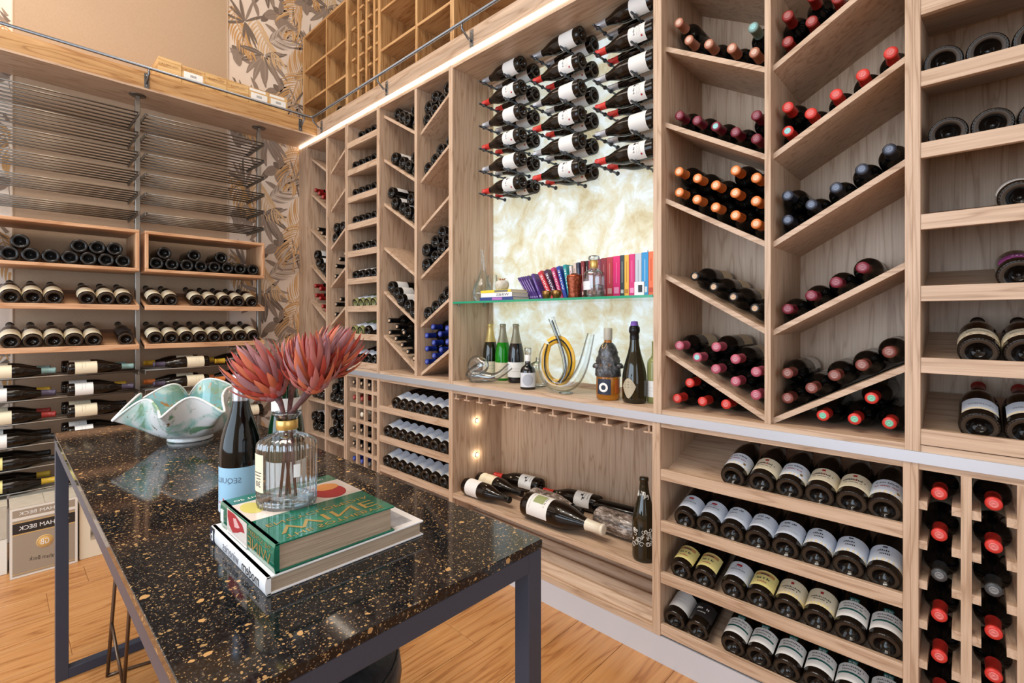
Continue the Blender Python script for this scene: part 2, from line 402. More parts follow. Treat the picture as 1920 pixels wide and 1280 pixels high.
rl = thing('ladder_rail', (-3.515, 1.587, 2.62), 'grey tubular ladder rail bracketed to both oak fascias', 'rail')
RZ = 2.722
def world_me(name, me, parent): return link(name, me, parent, -parent.location)
world_me('tube', tube_me('tube', [(1.3, 1.587, RZ), (-3.495, 1.587, RZ), (-3.515, 1.567, RZ), (-3.515, -1.6, RZ)], .0085, railm, 10), rl)
def bracket(bx, by, nx, ny):
    # (bx,by) on the fascia face, (nx,ny) outward normal
    px, py = bx + nx * .002, by + ny * .002; tx, ty = -ny, nx
    br = world_me('bracket_arm', tube_me('bracket_arm', [(px, py, 2.655), (bx + nx * .022, by + ny * .022, 2.657), (bx + nx * .065, by + ny * .065, 2.690), (bx + nx * .065, by + ny * .065, RZ)], .006, railm, 8), rl)
    w = .0125
    xs = sorted((bx + tx * w, bx - tx * w, bx + nx * .004, bx)); ys = sorted((by + ty * w, by - ty * w, by + ny * .004, by))
    c = Vector(((xs[0] + xs[-1]) / 2, (ys[0] + ys[-1]) / 2, 2.668)); h = ((xs[-1] - xs[0]) / 2, (ys[-1] - ys[0]) / 2, .044)
    vs, fs = bevbox(*h, .001); link('bracket_plate', mesh('bracket_plate', vs, fs, railm), rl, c - rl.location)
    for dz in (-.03, .03):
        me = lathe('screw', [(0, .0035), (.003, .003), (.0045, .0)], steel, 8)
        q = link('screw', me, rl, Vector((bx + nx * .004, by + ny * .004, 2.668 + dz)) - rl.location, frame_rot((nx, ny, 0), (0, 0, 1)))
for y in (-.30, .613, 1.527): bracket(-3.58, y, 1, 0)
for xx in (-3.50, -2.623, -1.842, -1.05, -.25): bracket(xx, D, 0, -1)

# wooden wine crates on the ledge
CE = [0.671, 0.792, 0.920, 1.047, 1.182, 1.312, 1.439]
crl = ['plain pine crate standing at the end of the row on the ledge', 'pine crate with a barcode slip, second in the row on the ledge', 'plain pine crate, third in the row on the ledge',
       'plain pine crate, fourth in the row on the ledge', 'pine crate with a large paper slip and torn tape, fifth on the ledge', 'pine crate with a paper slip nearest the tall shelving']
for i in range(6):
    y0, y1 = CE[i] + .001, CE[i + 1] - .001; zt = 2.846 if i == 0 else 2.838
    x1 = -3.592 - (.0 if i != 1 else .004); c = thing('wine_crate', ((x1 - .16), (y0 + y1) / 2, 2.722), crl[i], 'crate', 'pine wine crates on the ledge')
    xb = x1 - .30
    for nm, a in (('front_panel', (x1 - .010, x1, y0, y1, 2.7225, zt)), ('back_panel', (xb, xb + .01, y0, y1, 2.7225, zt)), ('side_panel', (xb + .01, x1 - .01, y0, y0 + .01, 2.7225, zt)),
                  ('side_panel', (xb + .01, x1 - .01, y1 - .01, y1, 2.7225, zt)), ('base_panel', (xb + .01, x1 - .01, y0 + .01, y1 - .01, 2.7225, 2.733)), ('lid', (xb + .006, x1 - .004, y0 + .002, y1 - .002, zt - .012, zt - .004))):
        box(nm, *a, PINE['y' if nm != 'side_panel' else 'x'], c)
    yc = (y0 + y1) / 2 - c.location.y; xf = x1 + .0006 - c.location.x
    if i < 4: flat_text('stamp', 'COLUMELLA', mat('stamp_brown', (128, 78, 44), .8), c, (xf, yc, .085 if i != 1 else .095), (0, -1, 0), (0, 0, 1), width=.088)
    else: flat_text('stamp', 'COLUMELLA', mat('stamp_brown'), c, (xf, yc + .012, .068), (0, -1, 0), (0, 0, 1), width=.07)
    if i in (1, 4, 5):
        sl = box('paper_slip', x1, x1 + .0008, y0 + .012, y1 - .010, 2.755, 2.805, white, c)
        for k in range(9): link('barcode', mesh('barcode', [(.0006, -.016 + k * .0038, -.004), (.0006, -.016 + k * .0038 + .0018, -.004), (.0006, -.016 + k * .0038 + .0018, .012), (.0006, -.016 + k * .0038, .012)], [(0, 1, 2, 3)], ink), sl)
        if i > 3: box('tape', x1, x1 + .0006, y0 + .004, y1 - .02, 2.815, 2.832, white, c)

# ------------------------------------------------------------------ fitted shelving units
SP = .016
def unit(name, xl, xr, z0, z1, label, fw=True, yb=2.02, wood=OAK, yf=D, bottom=True, top=True, back=True, cat='cabinet'):
    """carcass: xl/xr are the INNER faces of the side panels"""
    u = thing(name, ((xl + xr) / 2, yf, z0), label, cat)
    box('side_panel', xl - SP, xl, yf, yb + .01, z0, z1, wood['z'], u, .0008); box('side_panel', xr, xr + SP, yf, yb + .01, z0, z1, wood['z'], u, .0008)
    if back: box('back_panel', xl, xr, yb, yb + .01, z0, z1, wood['z'], u)
    if bottom: box('bottom_board', xl, xr, yf + .004, yb, z0, z0 + .017, wood['x'], u)
    if top: box('top_board', xl, xr, yf + .004, yb, z1 - .017, z1, wood['x'], u)
    return u
T30 = math.tan(R(30)); zin = lambda k: 2.330 - .2787 * k
def herring(u, xl, xd0, xd1, xr, ks, zb, zt):
    box('divider', xd0, xd1, D + .006, 2.02, zb, zt, OAK['z'], u, .0008)
    for k in ks:
        for a, b, up in ((xl, xd0, -1), (xd1, xr, 1)):
            z = zin(k); rise = (b - a) * T30; tv = .0185
            za, zbb = (z + rise, z) if up < 0 else (z, z + rise)
            zz = [min(v, zt) for v in (za, zbb)]
            if max(za, zbb) > zt + .001: continue
            prism_y('slanted_shelf', [(a, za - tv), (b, zbb - tv), (b, zbb), (a, za)], 1.687, 2.02, OAK['x'], u)
u1 = unit('herringbone_cabinet', -3.754, -3.15, .903, 2.592, 'narrow herringbone bottle cabinet in the corner beside the papered wall')
box('scribe_strip', -3.905, -3.770, D + .004, D + .02, .9035, 2.592, OAK['z'], u1); herring(u1, -3.754, -3.447, -3.422, -3.15, range(0, 6), .92, 2.575)
u2 = unit('shelf_cabinet', -3.115, -2.742, .903, 2.592, 'narrow cabinet of nine lipped shelves beside the corner cabinet')
u3 = unit('herringbone_cabinet', -2.710, -2.026, .903, 2.592, 'herringbone bottle cabinet next to the glowing onyx niche')
herring(u3, -2.710, -2.344, -2.320, -2.026, range(0, 6), .92, 2.575)
u4 = unit('display_niche', -1.994, -.849, .903, 2.592, 'open oak display niche framing the glowing onyx panel', back=False, yb=1.985)
box('back_strip', -1.994, -1.984, 1.915, 1.944, .92, 2.575, OAK['z'], u4); box('back_strip', -.859, -.849, 1.915, 1.944, .92, 2.575, OAK['z'], u4)
box('back_rail', -1.984, -.859, 1.930, 1.944, .92, .940, OAK['x'], u4); box('back_rail', -1.984, -.859, 1.930, 1.944, 2.555, 2.575, OAK['x'], u4)
u5 = unit('herringbone_cabinet', -.817, -.129, .903, 2.592, 'wide herringbone bottle cabinet to the right of the onyx niche')
herring(u5, -.817, -.474, -.456, -.129, range(0, 6), .92, 2.575)
u6 = unit('shelf_cabinet', -.097, .285, .903, 2.592, 'cabinet of lipped shelves at the far right edge')
TH = R(14.5)
def lipped(u, xl, xr, zs, th, lip=.040, depth=.33, wood=OAK):
    for z in zs:
        c, s = math.cos(th), math.sin(th); y0 = D + .018
        prism_x('sloping_shelf', [(y0, z + .002), (y0 + depth, z + .002 + depth * s / c), (y0 + depth, z + .014 + depth * s / c), (y0, z + .014)], xl, xr, wood['x'], u)
        box('shelf_lip', xl, xr, D + .002, D + .018, z, z + lip, wood['x'], u, .0008)
Z2 = [.922 + .1865 * k for k in range(9)]
lipped(u2, -3.115, -2.742, Z2, TH); lipped(u6, -.097, .285, Z2, TH)
# lower run
wt = thing('ledge_top', (-1.2, D, .873), 'long metal edged ledge running the whole length of the shelving', 'ledge')
box('metal_edge', -3.89, 1.3, D - .004, D + .008, .873, .903, alum, wt); box('ledge_board', -3.89, 1.3, D + .008, 2.04, .874, .9025, OAK['x'], wt)
l1 = unit('cube_cabinet', -3.754, -3.166, .0985, .873, 'low cube cabinet of stacked bottles in the corner')
box('scribe_strip', -3.905, -3.770, D + .004, D + .02, .0985, .873, OAK['z'], l1)
box('divider', -3.466, -3.448, D + .006, 2.02, .1155, .856, OAK['z'], l1)
for z in (.362, .619):
    for a, b in ((-3.754, -3.466), (-3.448, -3.166)): box('shelf', a, b, D + .006, 2.02, z, z + .018, OAK['x'], l1)
l2 = unit('lattice_rack', -3.127, -2.743, .0985, .873, 'narrow lattice bottle rack between the low cubes and sloped shelves')
dv = [(-3.006, -2.986), (-2.906, -2.886), (-2.807, -2.787)]
for a, b in dv: box('upright', a, b, D + .003, D + .023, .1155, .856, OAK['z'], l2); box('upright', a, b, D + .22, D + .24, .1155, .856, OAK['z'], l2)
for a, b in ((-3.09, -3.006), (-2.986, -2.906), (-2.886, -2.807), (-2.787, -2.743)):
    for k in range(7):
        z = .759 - .103 * k; box('cross_batten', a, b, D + .004, D + .024, z, z + .022, OAK['x'], l2); box('cross_batten', a, b, D + .20, D + .22, z, z + .022, OAK['x'], l2)
l3 = unit('sloped_shelf_cabinet', -2.710, -2.026, .0985, .873, 'low cabinet of sloped shelves with rows of identical white label bottles', bottom=False)
l4 = unit('serving_niche', -1.994, -.853, .0985, .873, 'open oak serving niche under the ledge with a stemware rail', bottom=False)
l5 = unit('sloped_shelf_cabinet', -.821, -.133, .0985, .873, 'low cabinet of sloped shelves with assorted burgundy bottles', bottom=False)
l6 = unit('lattice_rack', -.101, .285, .0985, .873, 'lattice bottle rack at the right edge below the ledge')
TL = R(16)
ZL = [.105 + .1868 * k for k in range(4)]
for u, a, b in ((l3, -2.710, -2.026), (l5, -.821, -.133)):
    lipped(u, a, b, ZL, TL, .0385, .33)
box('shelf', -1.994, -.853, D + .001, 2.02, .304, .327, OAK['x'], l4, .001)
# rippled sloping board under the serving shelf
prof = []
for i in range(85):
    t = i / 84; y = D + .012 + t * .30; z = .112 + t * .19 + .0065 * math.cos(t * 2 * math.pi * 7.0)
    prof.append((y, z))
pts = prof + [(D + .312, .100), (D + .012, .100)]
rb = prism_x('rippled_board', pts, -1.994, -.853, OAK['x'], l4)
box('front_rail', -1.994, -.853, D + .001, D + .013, .0985, .118, OAK['x'], l4)
for xx in (-1.979, -1.896, -1.800, -1.708, -1.608, -1.509, -1.419, -1.328, -1.227, -1.133, -1.054, -.957, -.872):
    st = prism_y('stemware_slat', [(xx - .022, .824), (xx + .022, .824), (xx + .022, .830), (xx + .004, .830), (xx + .004, .856), (xx - .004, .856), (xx - .004, .830), (xx - .022, .830)], D + .012, D + .25, OAK['y'], l4)
for z in (.685, .496, .198):
    pk = link('puck_light', lathe('puck_light', [(0, .003), (.0085, .003), (.0085, .0), ], puckm, 16), l4, Vector((-1.994, 1.826, z)) - l4.location, frame_rot((1, 0, 0), (0, 0, 1)))
    link('puck_ring', lathe('puck_ring', [(.0085, .0), (.0085, .004), (.012, .004), (.012, .0)], steel, 16), pk)
    li = bpy.data.lights.new('puck_glow', 'POINT'); li.energy = .16; li.color = (1, .84, .62); li.shadow_soft_size = .012
    lo = bpy.data.objects.new('puck_glow', li); COL.objects.link(lo); lo.location = (-1.978, 1.826, z)
for a, b in ((-.020, .0), (.078, .098), (.176, .196)): box('upright', a, b, D + .003, D + .023, .1155, .856, OAK['z'], l6); box('upright', a, b, D + .22, D + .24, .1155, .856, OAK['z'], l6)
for a, b in ((-.101, -.020), (0.0, .078), (.098, .176), (.196, .285)):
    for k in range(7):
        z = .752 - .1035 * k
        for e0, e1 in ((a, a + .017), (b - .017, b)): box('batten', e0, e1, D + .006, D + .24, z, z + .022, OAK['y'], l6)

# gallery shelving above the fascia
YU = 1.662
g1 = unit('upper_cube_cabinet', -3.83, -3.16, 2.64, 3.475, 'upper oak cube cabinet against the papered wall', yf=YU, wood=LITOAK)
g2 = unit('upper_lattice_rack', -3.125, -2.745, 2.64, 3.475, 'upper oak lattice rack between two cube cabinets', yf=YU, wood=LITOAK)
g3 = unit('upper_cube_cabinet', -2.713, -2.026, 2.64, 3.475, 'upper oak cube cabinet above the herringbone shelves', yf=YU, wood=LITOAK)
g4 = unit('upper_open_cabinet', -1.994, -.849, 2.64, 3.475, 'wide open upper cabinet above the onyx niche', yf=YU, wood=LITOAK)
for g, a, d0, d1, b in ((g1, -3.83, -3.466, -3.448, -3.16), (g3, -2.713, -2.346, -2.326, -2.026)):
    box('divider', d0, d1, YU + .004, 2.02, 2.657, 3.458, LITOAK['z'], g)
    for z in (2.934, 3.186):
        box('shelf', a, d0, YU + .004, 2.02, z, z + .016, LITOAK['x'], g); box('shelf', d1, b, YU + .004, 2.02, z, z + .016, LITOAK['x'], g)
box('shelf', -1.994, -.849, YU + .004, 2.02, 2.98, 2.998, LITOAK['x'], g4)
for a, b in ((-3.004, -2.980), (-2.900, -2.877), (-2.804, -2.780)): box('upright', a, b, YU + .002, YU + .022, 2.657, 3.458, LITOAK['z'], g2); box('upright', a, b, YU + .2, YU + .22, 2.657, 3.458, LITOAK['z'], g2)
for j, (a, b) in enumerate(((-3.085, -3.035), (-2.980, -2.930), (-2.877, -2.830), (-2.780, -2.745))):
    for k in range(8):
        z = 3.322 - .1055 * k
        if z > 2.66: box('batten', a, b, YU + .005, YU + .22, z, z + .014, LITOAK['y'], g2)

# glowing onyx panel with steel bottle pegs
onyxm = mat('backlit_onyx', (240, 238, 225), 0.3)
t = NT(onyxm); tc = t.n('ShaderNodeTexCoord')
n0 = t.n('ShaderNodeTexNoise', i_Scale=2.2, i_Detail=3.0); t.l(tc.outputs['Object'], n0.inputs[0])
mx = t.n('ShaderNodeVectorMath', operation='MULTIPLY_ADD'); t.l(n0.outputs['Color'], mx.inputs[0]); mx.inputs[1].default_value = (.28, .28, .28); t.l(tc.outputs['Object'], mx.inputs[2])
n1 = t.n('ShaderNodeTexNoise', i_Scale=9.0, i_Detail=12.0, i_Roughness=0.68, i_Distortion=0.35); t.l(mx.outputs[0], n1.inputs[0])
cr = t.ramp(n1.outputs[0], [(0.32, srgb(204, 188, 146)), (0.43, srgb(220, 212, 180)), (0.52, srgb(226, 228, 212)), (0.62, srgb(240, 250, 250))])
hs = t.mix(1.0, cr.outputs[0], (.45, .45, .46, 1), 'MULTIPLY'); t.l(hs, t.b.inputs['Base Color']); t.l(cr.outputs[0], t.b.inputs['Emission Color']); t.b.inputs['Emission Strength'].default_value = 0.58
onyx = thing('onyx_panel', (-1.42, 1.95, .94), 'backlit white and honey onyx panel with steel bottle pegs', 'panel')
box('onyx_slab', -1.984, -.859, 1.945, 1.957, .921, 2.574, onyxm, onyx)
pegm = mat('peg_steel', (96, 104, 112), .35, .9)
pegme = lathe('peg', [(0, -.200), (.0042, -.199), (.0048, -.195), (.0048, -.168), (.009, -.166), (.009, -.160), (.0048, -.158), (.0048, -.112), (.009, -.110), (.009, -.104), (.0048, -.102), (.0048, -.062), (.009, -.060), (.009, -.054), (.0048, -.052), (.0048, -.006), (.010, -.005), (.010, 0), (0, 0)], pegm, 10)
BASEX = (-1.628, -1.269, -.911)
for bx_ in BASEX:
    for k in range(6):
        zc = 2.523 - .1185 * k
        for px_, pz in ((bx_ - .262, zc - .020), (bx_ - .082, zc - .044)):
            if px_ < -.87: link('peg', pegme, onyx, Vector((px_, 1.945, pz)) - onyx.location, (R(-90), 0, 0))
gs = thing('glass_shelf', (-1.42, 1.79, 1.327), 'green edged glass shelf across the onyx niche', 'shelf')
gsm = mat('shelf_glass', (150, 225, 195), 0.02, trans=1.0, ior=1.5)
box('pane', -1.992, -.851, 1.655, 1.940, 1.328, 1.338, gsm, gs); box('pane_edge', -1.992, -.851, 1.6535, 1.655, 1.328, 1.338, mat('glass_edge', (36, 150, 112), .15), gs)
for xx in (-1.985, -.858):
    for yy in (1.69, 1.88): link('shelf_stud', lathe('shelf_stud', [(0, 0), (.006, 0), (.006, .012), (0, .012)], steel, 10), gs, Vector((xx, yy, 1.3155)) - gs.location)

# ------------------------------------------------------------------ bottles
def shape(kind):
    """outer profile (r,z) from the base edge to the mouth, plus neck radius at capsule"""
    if kind == 'bordeaux':
        return [(.0355, .0015), (.0372, .006), (.0374, .012), (.0374, .185), (.0366, .196), (.0335, .206), (.027, .215), (.020, .2215), (.0162, .230), (.0150, .240), (.0142, .290), (.0155, .291), (.0158, .297), (.0145, .300), (.0, .300)]
    if kind == 'burgundy':
        return [(.0375, .0015), (.0395, .006), (.0400, .014), (.0400, .135), (.0392, .150), (.0365, .168), (.0315, .187), (.025, .206), (.0192, .224), (.0160, .242), (.0147, .262), (.0144, .286), (.0157, .287), (.0157, .292), (.0145, .295), (0, .295)]
    if kind == 'champagne':
        return [(.0405, .0015), (.0430, .008), (.0435, .016), (.0435, .130), (.0425, .148), (.0390, .172), (.0335, .195), (.0265, .220), (.0205, .245), (.0170, .268), (.0150, .292), (.0170, .296), (.0170, .302), (.0150, .306), (.0, .306)]
    if kind == 'flute':
        return [(.0355, .0015), (.0375, .006), (.0378, .012), (.0378, .120), (.0365, .150), (.033, .180), (.028, .212), (.0222, .245), (.0175, .276), (.0150, .300), (.0142, .322), (.0155, .324), (.0155, .330), (.014, .333), (0, .333)]
PUNTP = lambda r: [(0, .024), (.004, .0245), (.006, .021), (r * .30, .0195), (r * .50, .011), (r * .60, .003), (r * .64, .0005), (r * .80, 0.0), (r * .92, 0.0004)]
_bm = {}
def bottle_parts(kind, glass, cap, lab, seal, seg):
    key = (kind, glass.name, cap, lab, seal, seg)
    if key in _bm: return _bm[key]
    pr = shape(kind); r0 = max(p[0] for p in pr)
    pp = PUNTP(r0); prof = pp + pr
    fm = [0] * (len(prof) - 1)
    for j in (6, 7): fm[j] = 1
    g = lathe('glass', prof, [glass, PUNT if glass is GLASSB else PUNTK], seg, fm)
    parts = [('glass', g, None)]
    if seg >= 28 and glass is GLASSB:
        parts.append(('knurled_ring', lathe('knurled_ring', [(r0 * .84, .0006), (r0 * .885, -.0009), (r0 * .93, .0006)], glass, 120, flute=lambda j, i: 1.0 + (.018 if i % 4 < 2 else -.012)), None))
    H = pr[-1][1]
    if cap:
        L = {'bordeaux': .062, 'burgundy': .058, 'champagne': .100, 'flute': .06}[kind]
        cp = []
        zz = H - L
        for a, b in zip(pr, pr[1:]):
            if b[1] > zz + 1e-6 and b[0] > 0:
                if a[1] < zz:
                    tt = (zz - a[1]) / (b[1] - a[1]); cp.append((a[0] + (b[0] - a[0]) * tt + .0006, zz))
                cp.append((b[0] + .0007, b[1]))
        cp[-1] = (cp[-1][0], H + .0004); cp.append((.0105, H + .0012)); cp.append((0, H + .0008))
        cm = lathe('capsule', cp, capm(cap), seg)
        sub = None
        if seal:
            sm = {'teal': sealteal, 'green': sealgreen}.get(seal, sealm(cap))
            sub = ('seal', lathe('seal', [(0, H + .0022), (.0028, H + .0024), (.0034, H + .0017), (.0060, H + .0017), (.0066, H + .0026), (.0088, H + .0024), (.0098, H + .0008)], sm, max(12, seg // 2)))
        parts.append(('capsule', cm, sub))
    _bm[key] = parts
    return parts
def patch(r, z0, z1, half, m, n=14, ang=0.0, name='label'):
    vs, fs = [], []
    for i in range(n + 1):
        a = ang - half + 2 * half * i / n
        vs += [(r * math.cos(a), r * math.sin(a), z0), (r * math.cos(a), r * math.sin(a), z1)]
    for i in range(n): fs.append((2 * i, 2 * i + 2, 2 * i + 3, 2 * i + 1))
    return mesh(name, vs, fs, m, None, True)
_lm = {}
def label_parts(kind, style):
    """(label mesh, [(print name, mesh)...]) for a label style; prints are mirrored as in the photograph"""
    if (kind, style) in _lm: return _lm[kind, style]
    r0 = max(p[0] for p in shape(kind)); r = r0 + .0004; rp = r0 + .0007
    S = {'white': (paper_w, .030, .108, 1.45), 'bluish': (paper_b, .026, .098, 1.5), 'cream': (paper_c, .013, .098, 1.55), 'creamlong': (paper_c, .03, .125, 1.6), 'yellow': (paper_y, .026, .092, 1.1), 'darklab': (paper_k, .030, .092, 1.2),
         'plain': (paper_w, .030, .110, 1.9), 'estate': (paper_b, .028, .112, 1.9), 'crest': (paper_c, .026, .096, 1.5), 'script': (paper_b, .026, .096, 1.5), 'morgon': (paper_b, .026, .096, 1.35), 'pencil': (paper_b, .026, .094, 1.4),
         'fleurie': (paper_b, .022, .092, 1.6), 'pinot': (paper_w, .022, .086, 1.2), 'creme': (paper_c, .024, .094, 1.45), 'house': (paper_y, .024, .092, 1.15), 'creation': (paper_c, .030, .085, 1.9), 'mull': (paper_b, .026, .098, 1.0), 'violet': (mat('label_violet', (132, 60, 122), .5), .03, .085, 1.0),
         'figure': (paper_w, .034, .112, 1.3), 'goblet': (paper_w, .034, .112, 1.5), 'chateau': (paper_w, .030, .112, 1.3), 'stripe': (paper_b, .04, .125, 1.7)}
    m, z0, z1, half = S.get(style, S['white'])
    lm = patch(r, z0, z1, half, m)
    pr = []
    def tx(s, mm, zc, w, h, ang=0.0): 
        v, f = bent_text(s, mm, rp, zc, w, h, ang); pr.append(('lettering', mesh('lettering', v, f, mm)))
    def band(mm, a, b, hf, ang=0.0, rr=None): pr.append(('print_band', patch(rr or rp, a, b, hf, mm, 10, ang, 'print_band')))
    def dash(mm, zc, half, h, n, ang=0.0):
        # a line of print too small to read: short strokes of uneven height
        dj = random.Random(int(zc * 1e4) + n); vs, fs = [], []
        for q in range(n):
            if dj.random() < .14: continue
            a0 = ang - half + 2 * half * q / n; a1 = a0 + 2 * half / n * .62; hh = h * dj.uniform(.55, 1.0); b0 = len(vs)
            vs += [(rp * math.cos(a0), rp * math.sin(a0), zc - h / 2), (rp * math.cos(a1), rp * math.sin(a1), zc - h / 2), (rp * math.cos(a1), rp * math.sin(a1), zc - h / 2 + hh), (rp * math.cos(a0), rp * math.sin(a0), zc - h / 2 + hh)]; fs.append((b0, b0 + 1, b0 + 2, b0 + 3))
        pr.append(('small_print', mesh('small_print', vs, fs, mm)))
    if style == 'crest':
        dash(ink, .064, .75, .009, 14); dash(inkr, .064, .10, .011, 2, .1); dash(ink, .050, .6, .004, 16); band(inkr, .078, .088, .12); band(ink, .037, .0378, .8); band(ink, .031, .0316, .5)
    elif style == 'script': dash(ink, .080, .70, .007, 15); dash(inkr, .062, .72, .006, 15); band(paper_c, .026, .038, 1.5, rr=rp - .0001); band(gold, .040, .050, .10, .75)
    elif style == 'morgon': tx('MORGON', ink, .058, .046, .010); band(inkr, .074, .083, .22); dash(ink, .070, .35, .004, 9); band(ink, .046, .0466, .4)
    elif style == 'pencil': dash(ink, .080, .5, .008, 9); dash(ink, .062, .35, .005, 8, -.2); band(ink, .046, .0466, .9); band(ink, .040, .0406, .7)
    elif style == 'fleurie': dash(ink, .068, .42, .008, 7); dash(ink, .054, .36, .007, 7); band(paper_c, .022, .034, 1.6, rr=rp - .0001); band(ink, .080, .086, .14)
    elif style == 'pinot': pr.append(('vintage_tag', patch(r, .086, .100, .30, inkg, 8, 0, 'vintage_tag'))); tx('2018', white, .091, .022, .007); dash(ink, .075, .8, .005, 15); dash(ink, .064, .6, .005, 12); band(inkg, .048, .0545, .95)
    elif style == 'house': dash(ink, .058, .5, .009, 8); band(mat('print_ochre2', (196, 140, 84), .6), .072, .084, .75); band(ink, .074, .079, .35); dash(inkr, .042, .36, .006, 7)
    elif style == 'creme': dash(ink, .060, .7, .006, 12); dash(ink, .050, .6, .005, 12); band(inkr, .072, .082, .10); band(mat('label_butter', (236, 214, 150), .6), .024, .036, 1.45, rr=rp - .0001)
    elif style == 'creation': tx('CREATION', ink, .062, .05, .008); band(mat('print_rust', (150, 74, 50), .6), .036, .039, 1.9)
    elif style == 'mull': tx('MULLINEUX', ink, .062, .05, .007); band(paper_c, .026, .038, 1.0, rr=rp - .0001)
    elif style == 'figure': dash(ink, .046, .35, .004, 6); band(ink, .070, .073, .5); band(ink, .073, .082, .12, .1); band(ink, .062, .070, .1, -.25); band(ink, .060, .0615, .45, .2)
    elif style == 'chateau': band(mat('print_sage', (150, 160, 110), .6), .050, .092, .42, -.25); dash(ink, .097, .5, .005, 10); band(ink, .040, .0407, .7)
    elif style == 'darklab': dash(white, .068, .55, .010, 8); dash(white, .050, .35, .005, 8)
    elif style == 'estate': tx('S', mat('print_lightblue', (150, 170, 200), .6), .070, .03, .022); band(paper_c, .028, .040, 1.9, rr=rp - .0001)
    elif style == 'goblet': band(ink, .078, .088, .17, .45); band(ink, .068, .078, .035, .45); band(ink, .066, .068, .12, .45); dash(ink, .084, .40, .008, 9, -.35); band(ink, .070, .0706, .4, -.3); band(ink, .062, .0626, .5, -.2); band(ink, .054, .0546, .45, -.2); band(inkr, .046, .054, .10, -.85)
    elif style == 'plain': pass
    elif style == 'violet': dash(white, .058, .45, .010, 5)
    elif style == 'stripe': dash(ink, .08, .6, .008, 9)
    else: band(ink, .060, .0606, .6); band(ink, .074, .0746, .45)
    _lm[kind, style] = (lm, pr)
    return lm, pr
def bottle(name, kind, base, axis, face, label, group, glass=GLASS, cap='black', lab=None, seal=None, seg=20, k=1.0, cat='wine bottle', prints=True):
    """base = centre of the bottom, axis = direction of the neck, face = direction the label looks"""
    o = thing(kind + '_bottle' if name == 'wine_bottle' else name, base, label, cat, group, frame_rot(axis, face)); o.scale = (k, k, k)
    for nm, me, sub in bottle_parts(kind, glass, cap, lab, seal, seg):
        c = link(nm, me, o)
        if sub: link(sub[0], sub[1], c)
    if lab:
        lm, pr = label_parts(kind, lab); c = link('label', lm, o)
        if prints:
            for pn, pmesh in pr: link(pn, pmesh, c)
    return o
UP = (0, 0, 1)
def lab_n(i, n, txt): return txt.replace('#', ORD[i] if i < len(ORD) else str(i + 1))

# --- herringbone bays of the wide cabinet: corks towards the room
def capout(pts, cap, label, group, kind='bordeaux', glass=GLASS, seals=None, lab=None, ycap=1.70, glassname='wine_bottle', L=None, seg=24, face=(0, -.2, 1)):
    order = sorted(range(len(pts)), key=lambda i: (round(pts[i][0], 2), -pts[i][1]))
    H = shape(kind)[-1][1]
    for n, i in enumerate(order):
        x, z = pts[i]; y = min(ycap + H, 2.016) + random.uniform(-.004, 0)
        sl = (seals or {}).get(i, 'self'); cc = cap if not isinstance(cap, dict) else cap.get(i, cap['d'])
        bottle(glassname, kind, (x, y, z), (0, -1, 0), (random.uniform(-.3, .3), 0, 1), lab_n(n, len(pts), label), group, glass, cc, lab, sl, seg)
capout([(-.773, 2.324), (-.736, 2.247), (-.665, 2.205), (-.587, 2.16), (-.516, 2.119), (-.519, 2.202)], {'d': 'copper', 5: 'teal'}, '# copper-capped bottle from the left on the highest slanted shelf right of the niche', 'copper-capped bottles', seals={5: 'teal'})
capout([(-.771, 1.987), (-.706, 1.95), (-.641, 1.912), (-.576, 1.875), (-.511, 1.837), (-.511, 1.913)], 'maroon', '# maroon-capped bottle from the left, below the copper-capped row', 'maroon-capped bottles', seals={2: 'teal'})
capout([(-.772, 1.783), (-.705, 1.746), (-.641, 1.709), (-.576, 1.747), (-.511, 1.709), (-.771, 1.708), (-.706, 1.671), (-.641, 1.633), (-.576, 1.671), (-.511, 1.633), (-.576, 1.596), (-.511, 1.559)], 'orange', '# orange-capped bottle counting by columns from the left, top down', 'orange-capped bottles')
capout([(-.714, 1.4), (-.648, 1.359), (-.582, 1.322), (-.514, 1.283)], 'black', '# cream-labelled black-capped bottle down the slanted shelf below the orange caps', 'black-capped labelled bottles', lab='creamlong')
capout([(-.770, 1.152), (-.640, 1.152), (-.576, 1.114), (-.706, 1.113), (-.641, 1.076), (-.511, 1.076), (-.576, 1.039), (-.511, 1.001)], 'pink', '# pink-capped bottle counting columns from the left on the lowest left slanted shelf', 'pink-capped bottles', seals={3: 'teal'}, lab='creamlong')
capout([(-.733, 1.016 + .004), (-.780, .957 + .002), (-.687, .957 + .002), (-.606, .957 + .002)], 'red', '# scarlet-capped bottle from the left on the cabinet floor under the pink caps', 'scarlet-capped bottles')
capout([(-.419, 2.197), (-.351, 2.229), (-.354, 2.153), (-.419, 2.116), (-.286, 2.193)], 'dred', '# dull-red-capped bottle counting columns from the left, highest rising shelf', 'dull-red-capped bottles')
capout([(-.419, 1.912), (-.356, 1.874), (-.291, 1.911), (-.227, 1.948), (-.163, 1.986), (-.419, 1.837)], 'red', '# bright-red-capped bottle counting from the divider on the rising shelf', 'bright-red-capped bottles', seals={5: 'teal'})
capout([(-.419, 1.635), (-.354, 1.596), (-.291, 1.636), (-.229, 1.678), (-.166, 1.719), (-.419, 1.559)], 'navy', '# navy-capped bottle counting from the divider on the rising shelf', 'navy-capped bottles')
capout([(-.419, 1.28), (-.355, 1.32), (-.291, 1.357), (-.227, 1.396)], 'maroon', '# maroon-capped bottle climbing the rising shelf below the navy caps', 'maroon-capped bottles on the rising shelf', lab='white')
capout([(-.419, 1.079), (-.354, 1.039), (-.295, 1.082), (-.228, 1.117), (-.166, 1.157), (-.419, 1.001)], 'brown', '# brown-capped bottle counting from the divider on the lowest rising shelf', 'brown-capped bottles', lab='white')
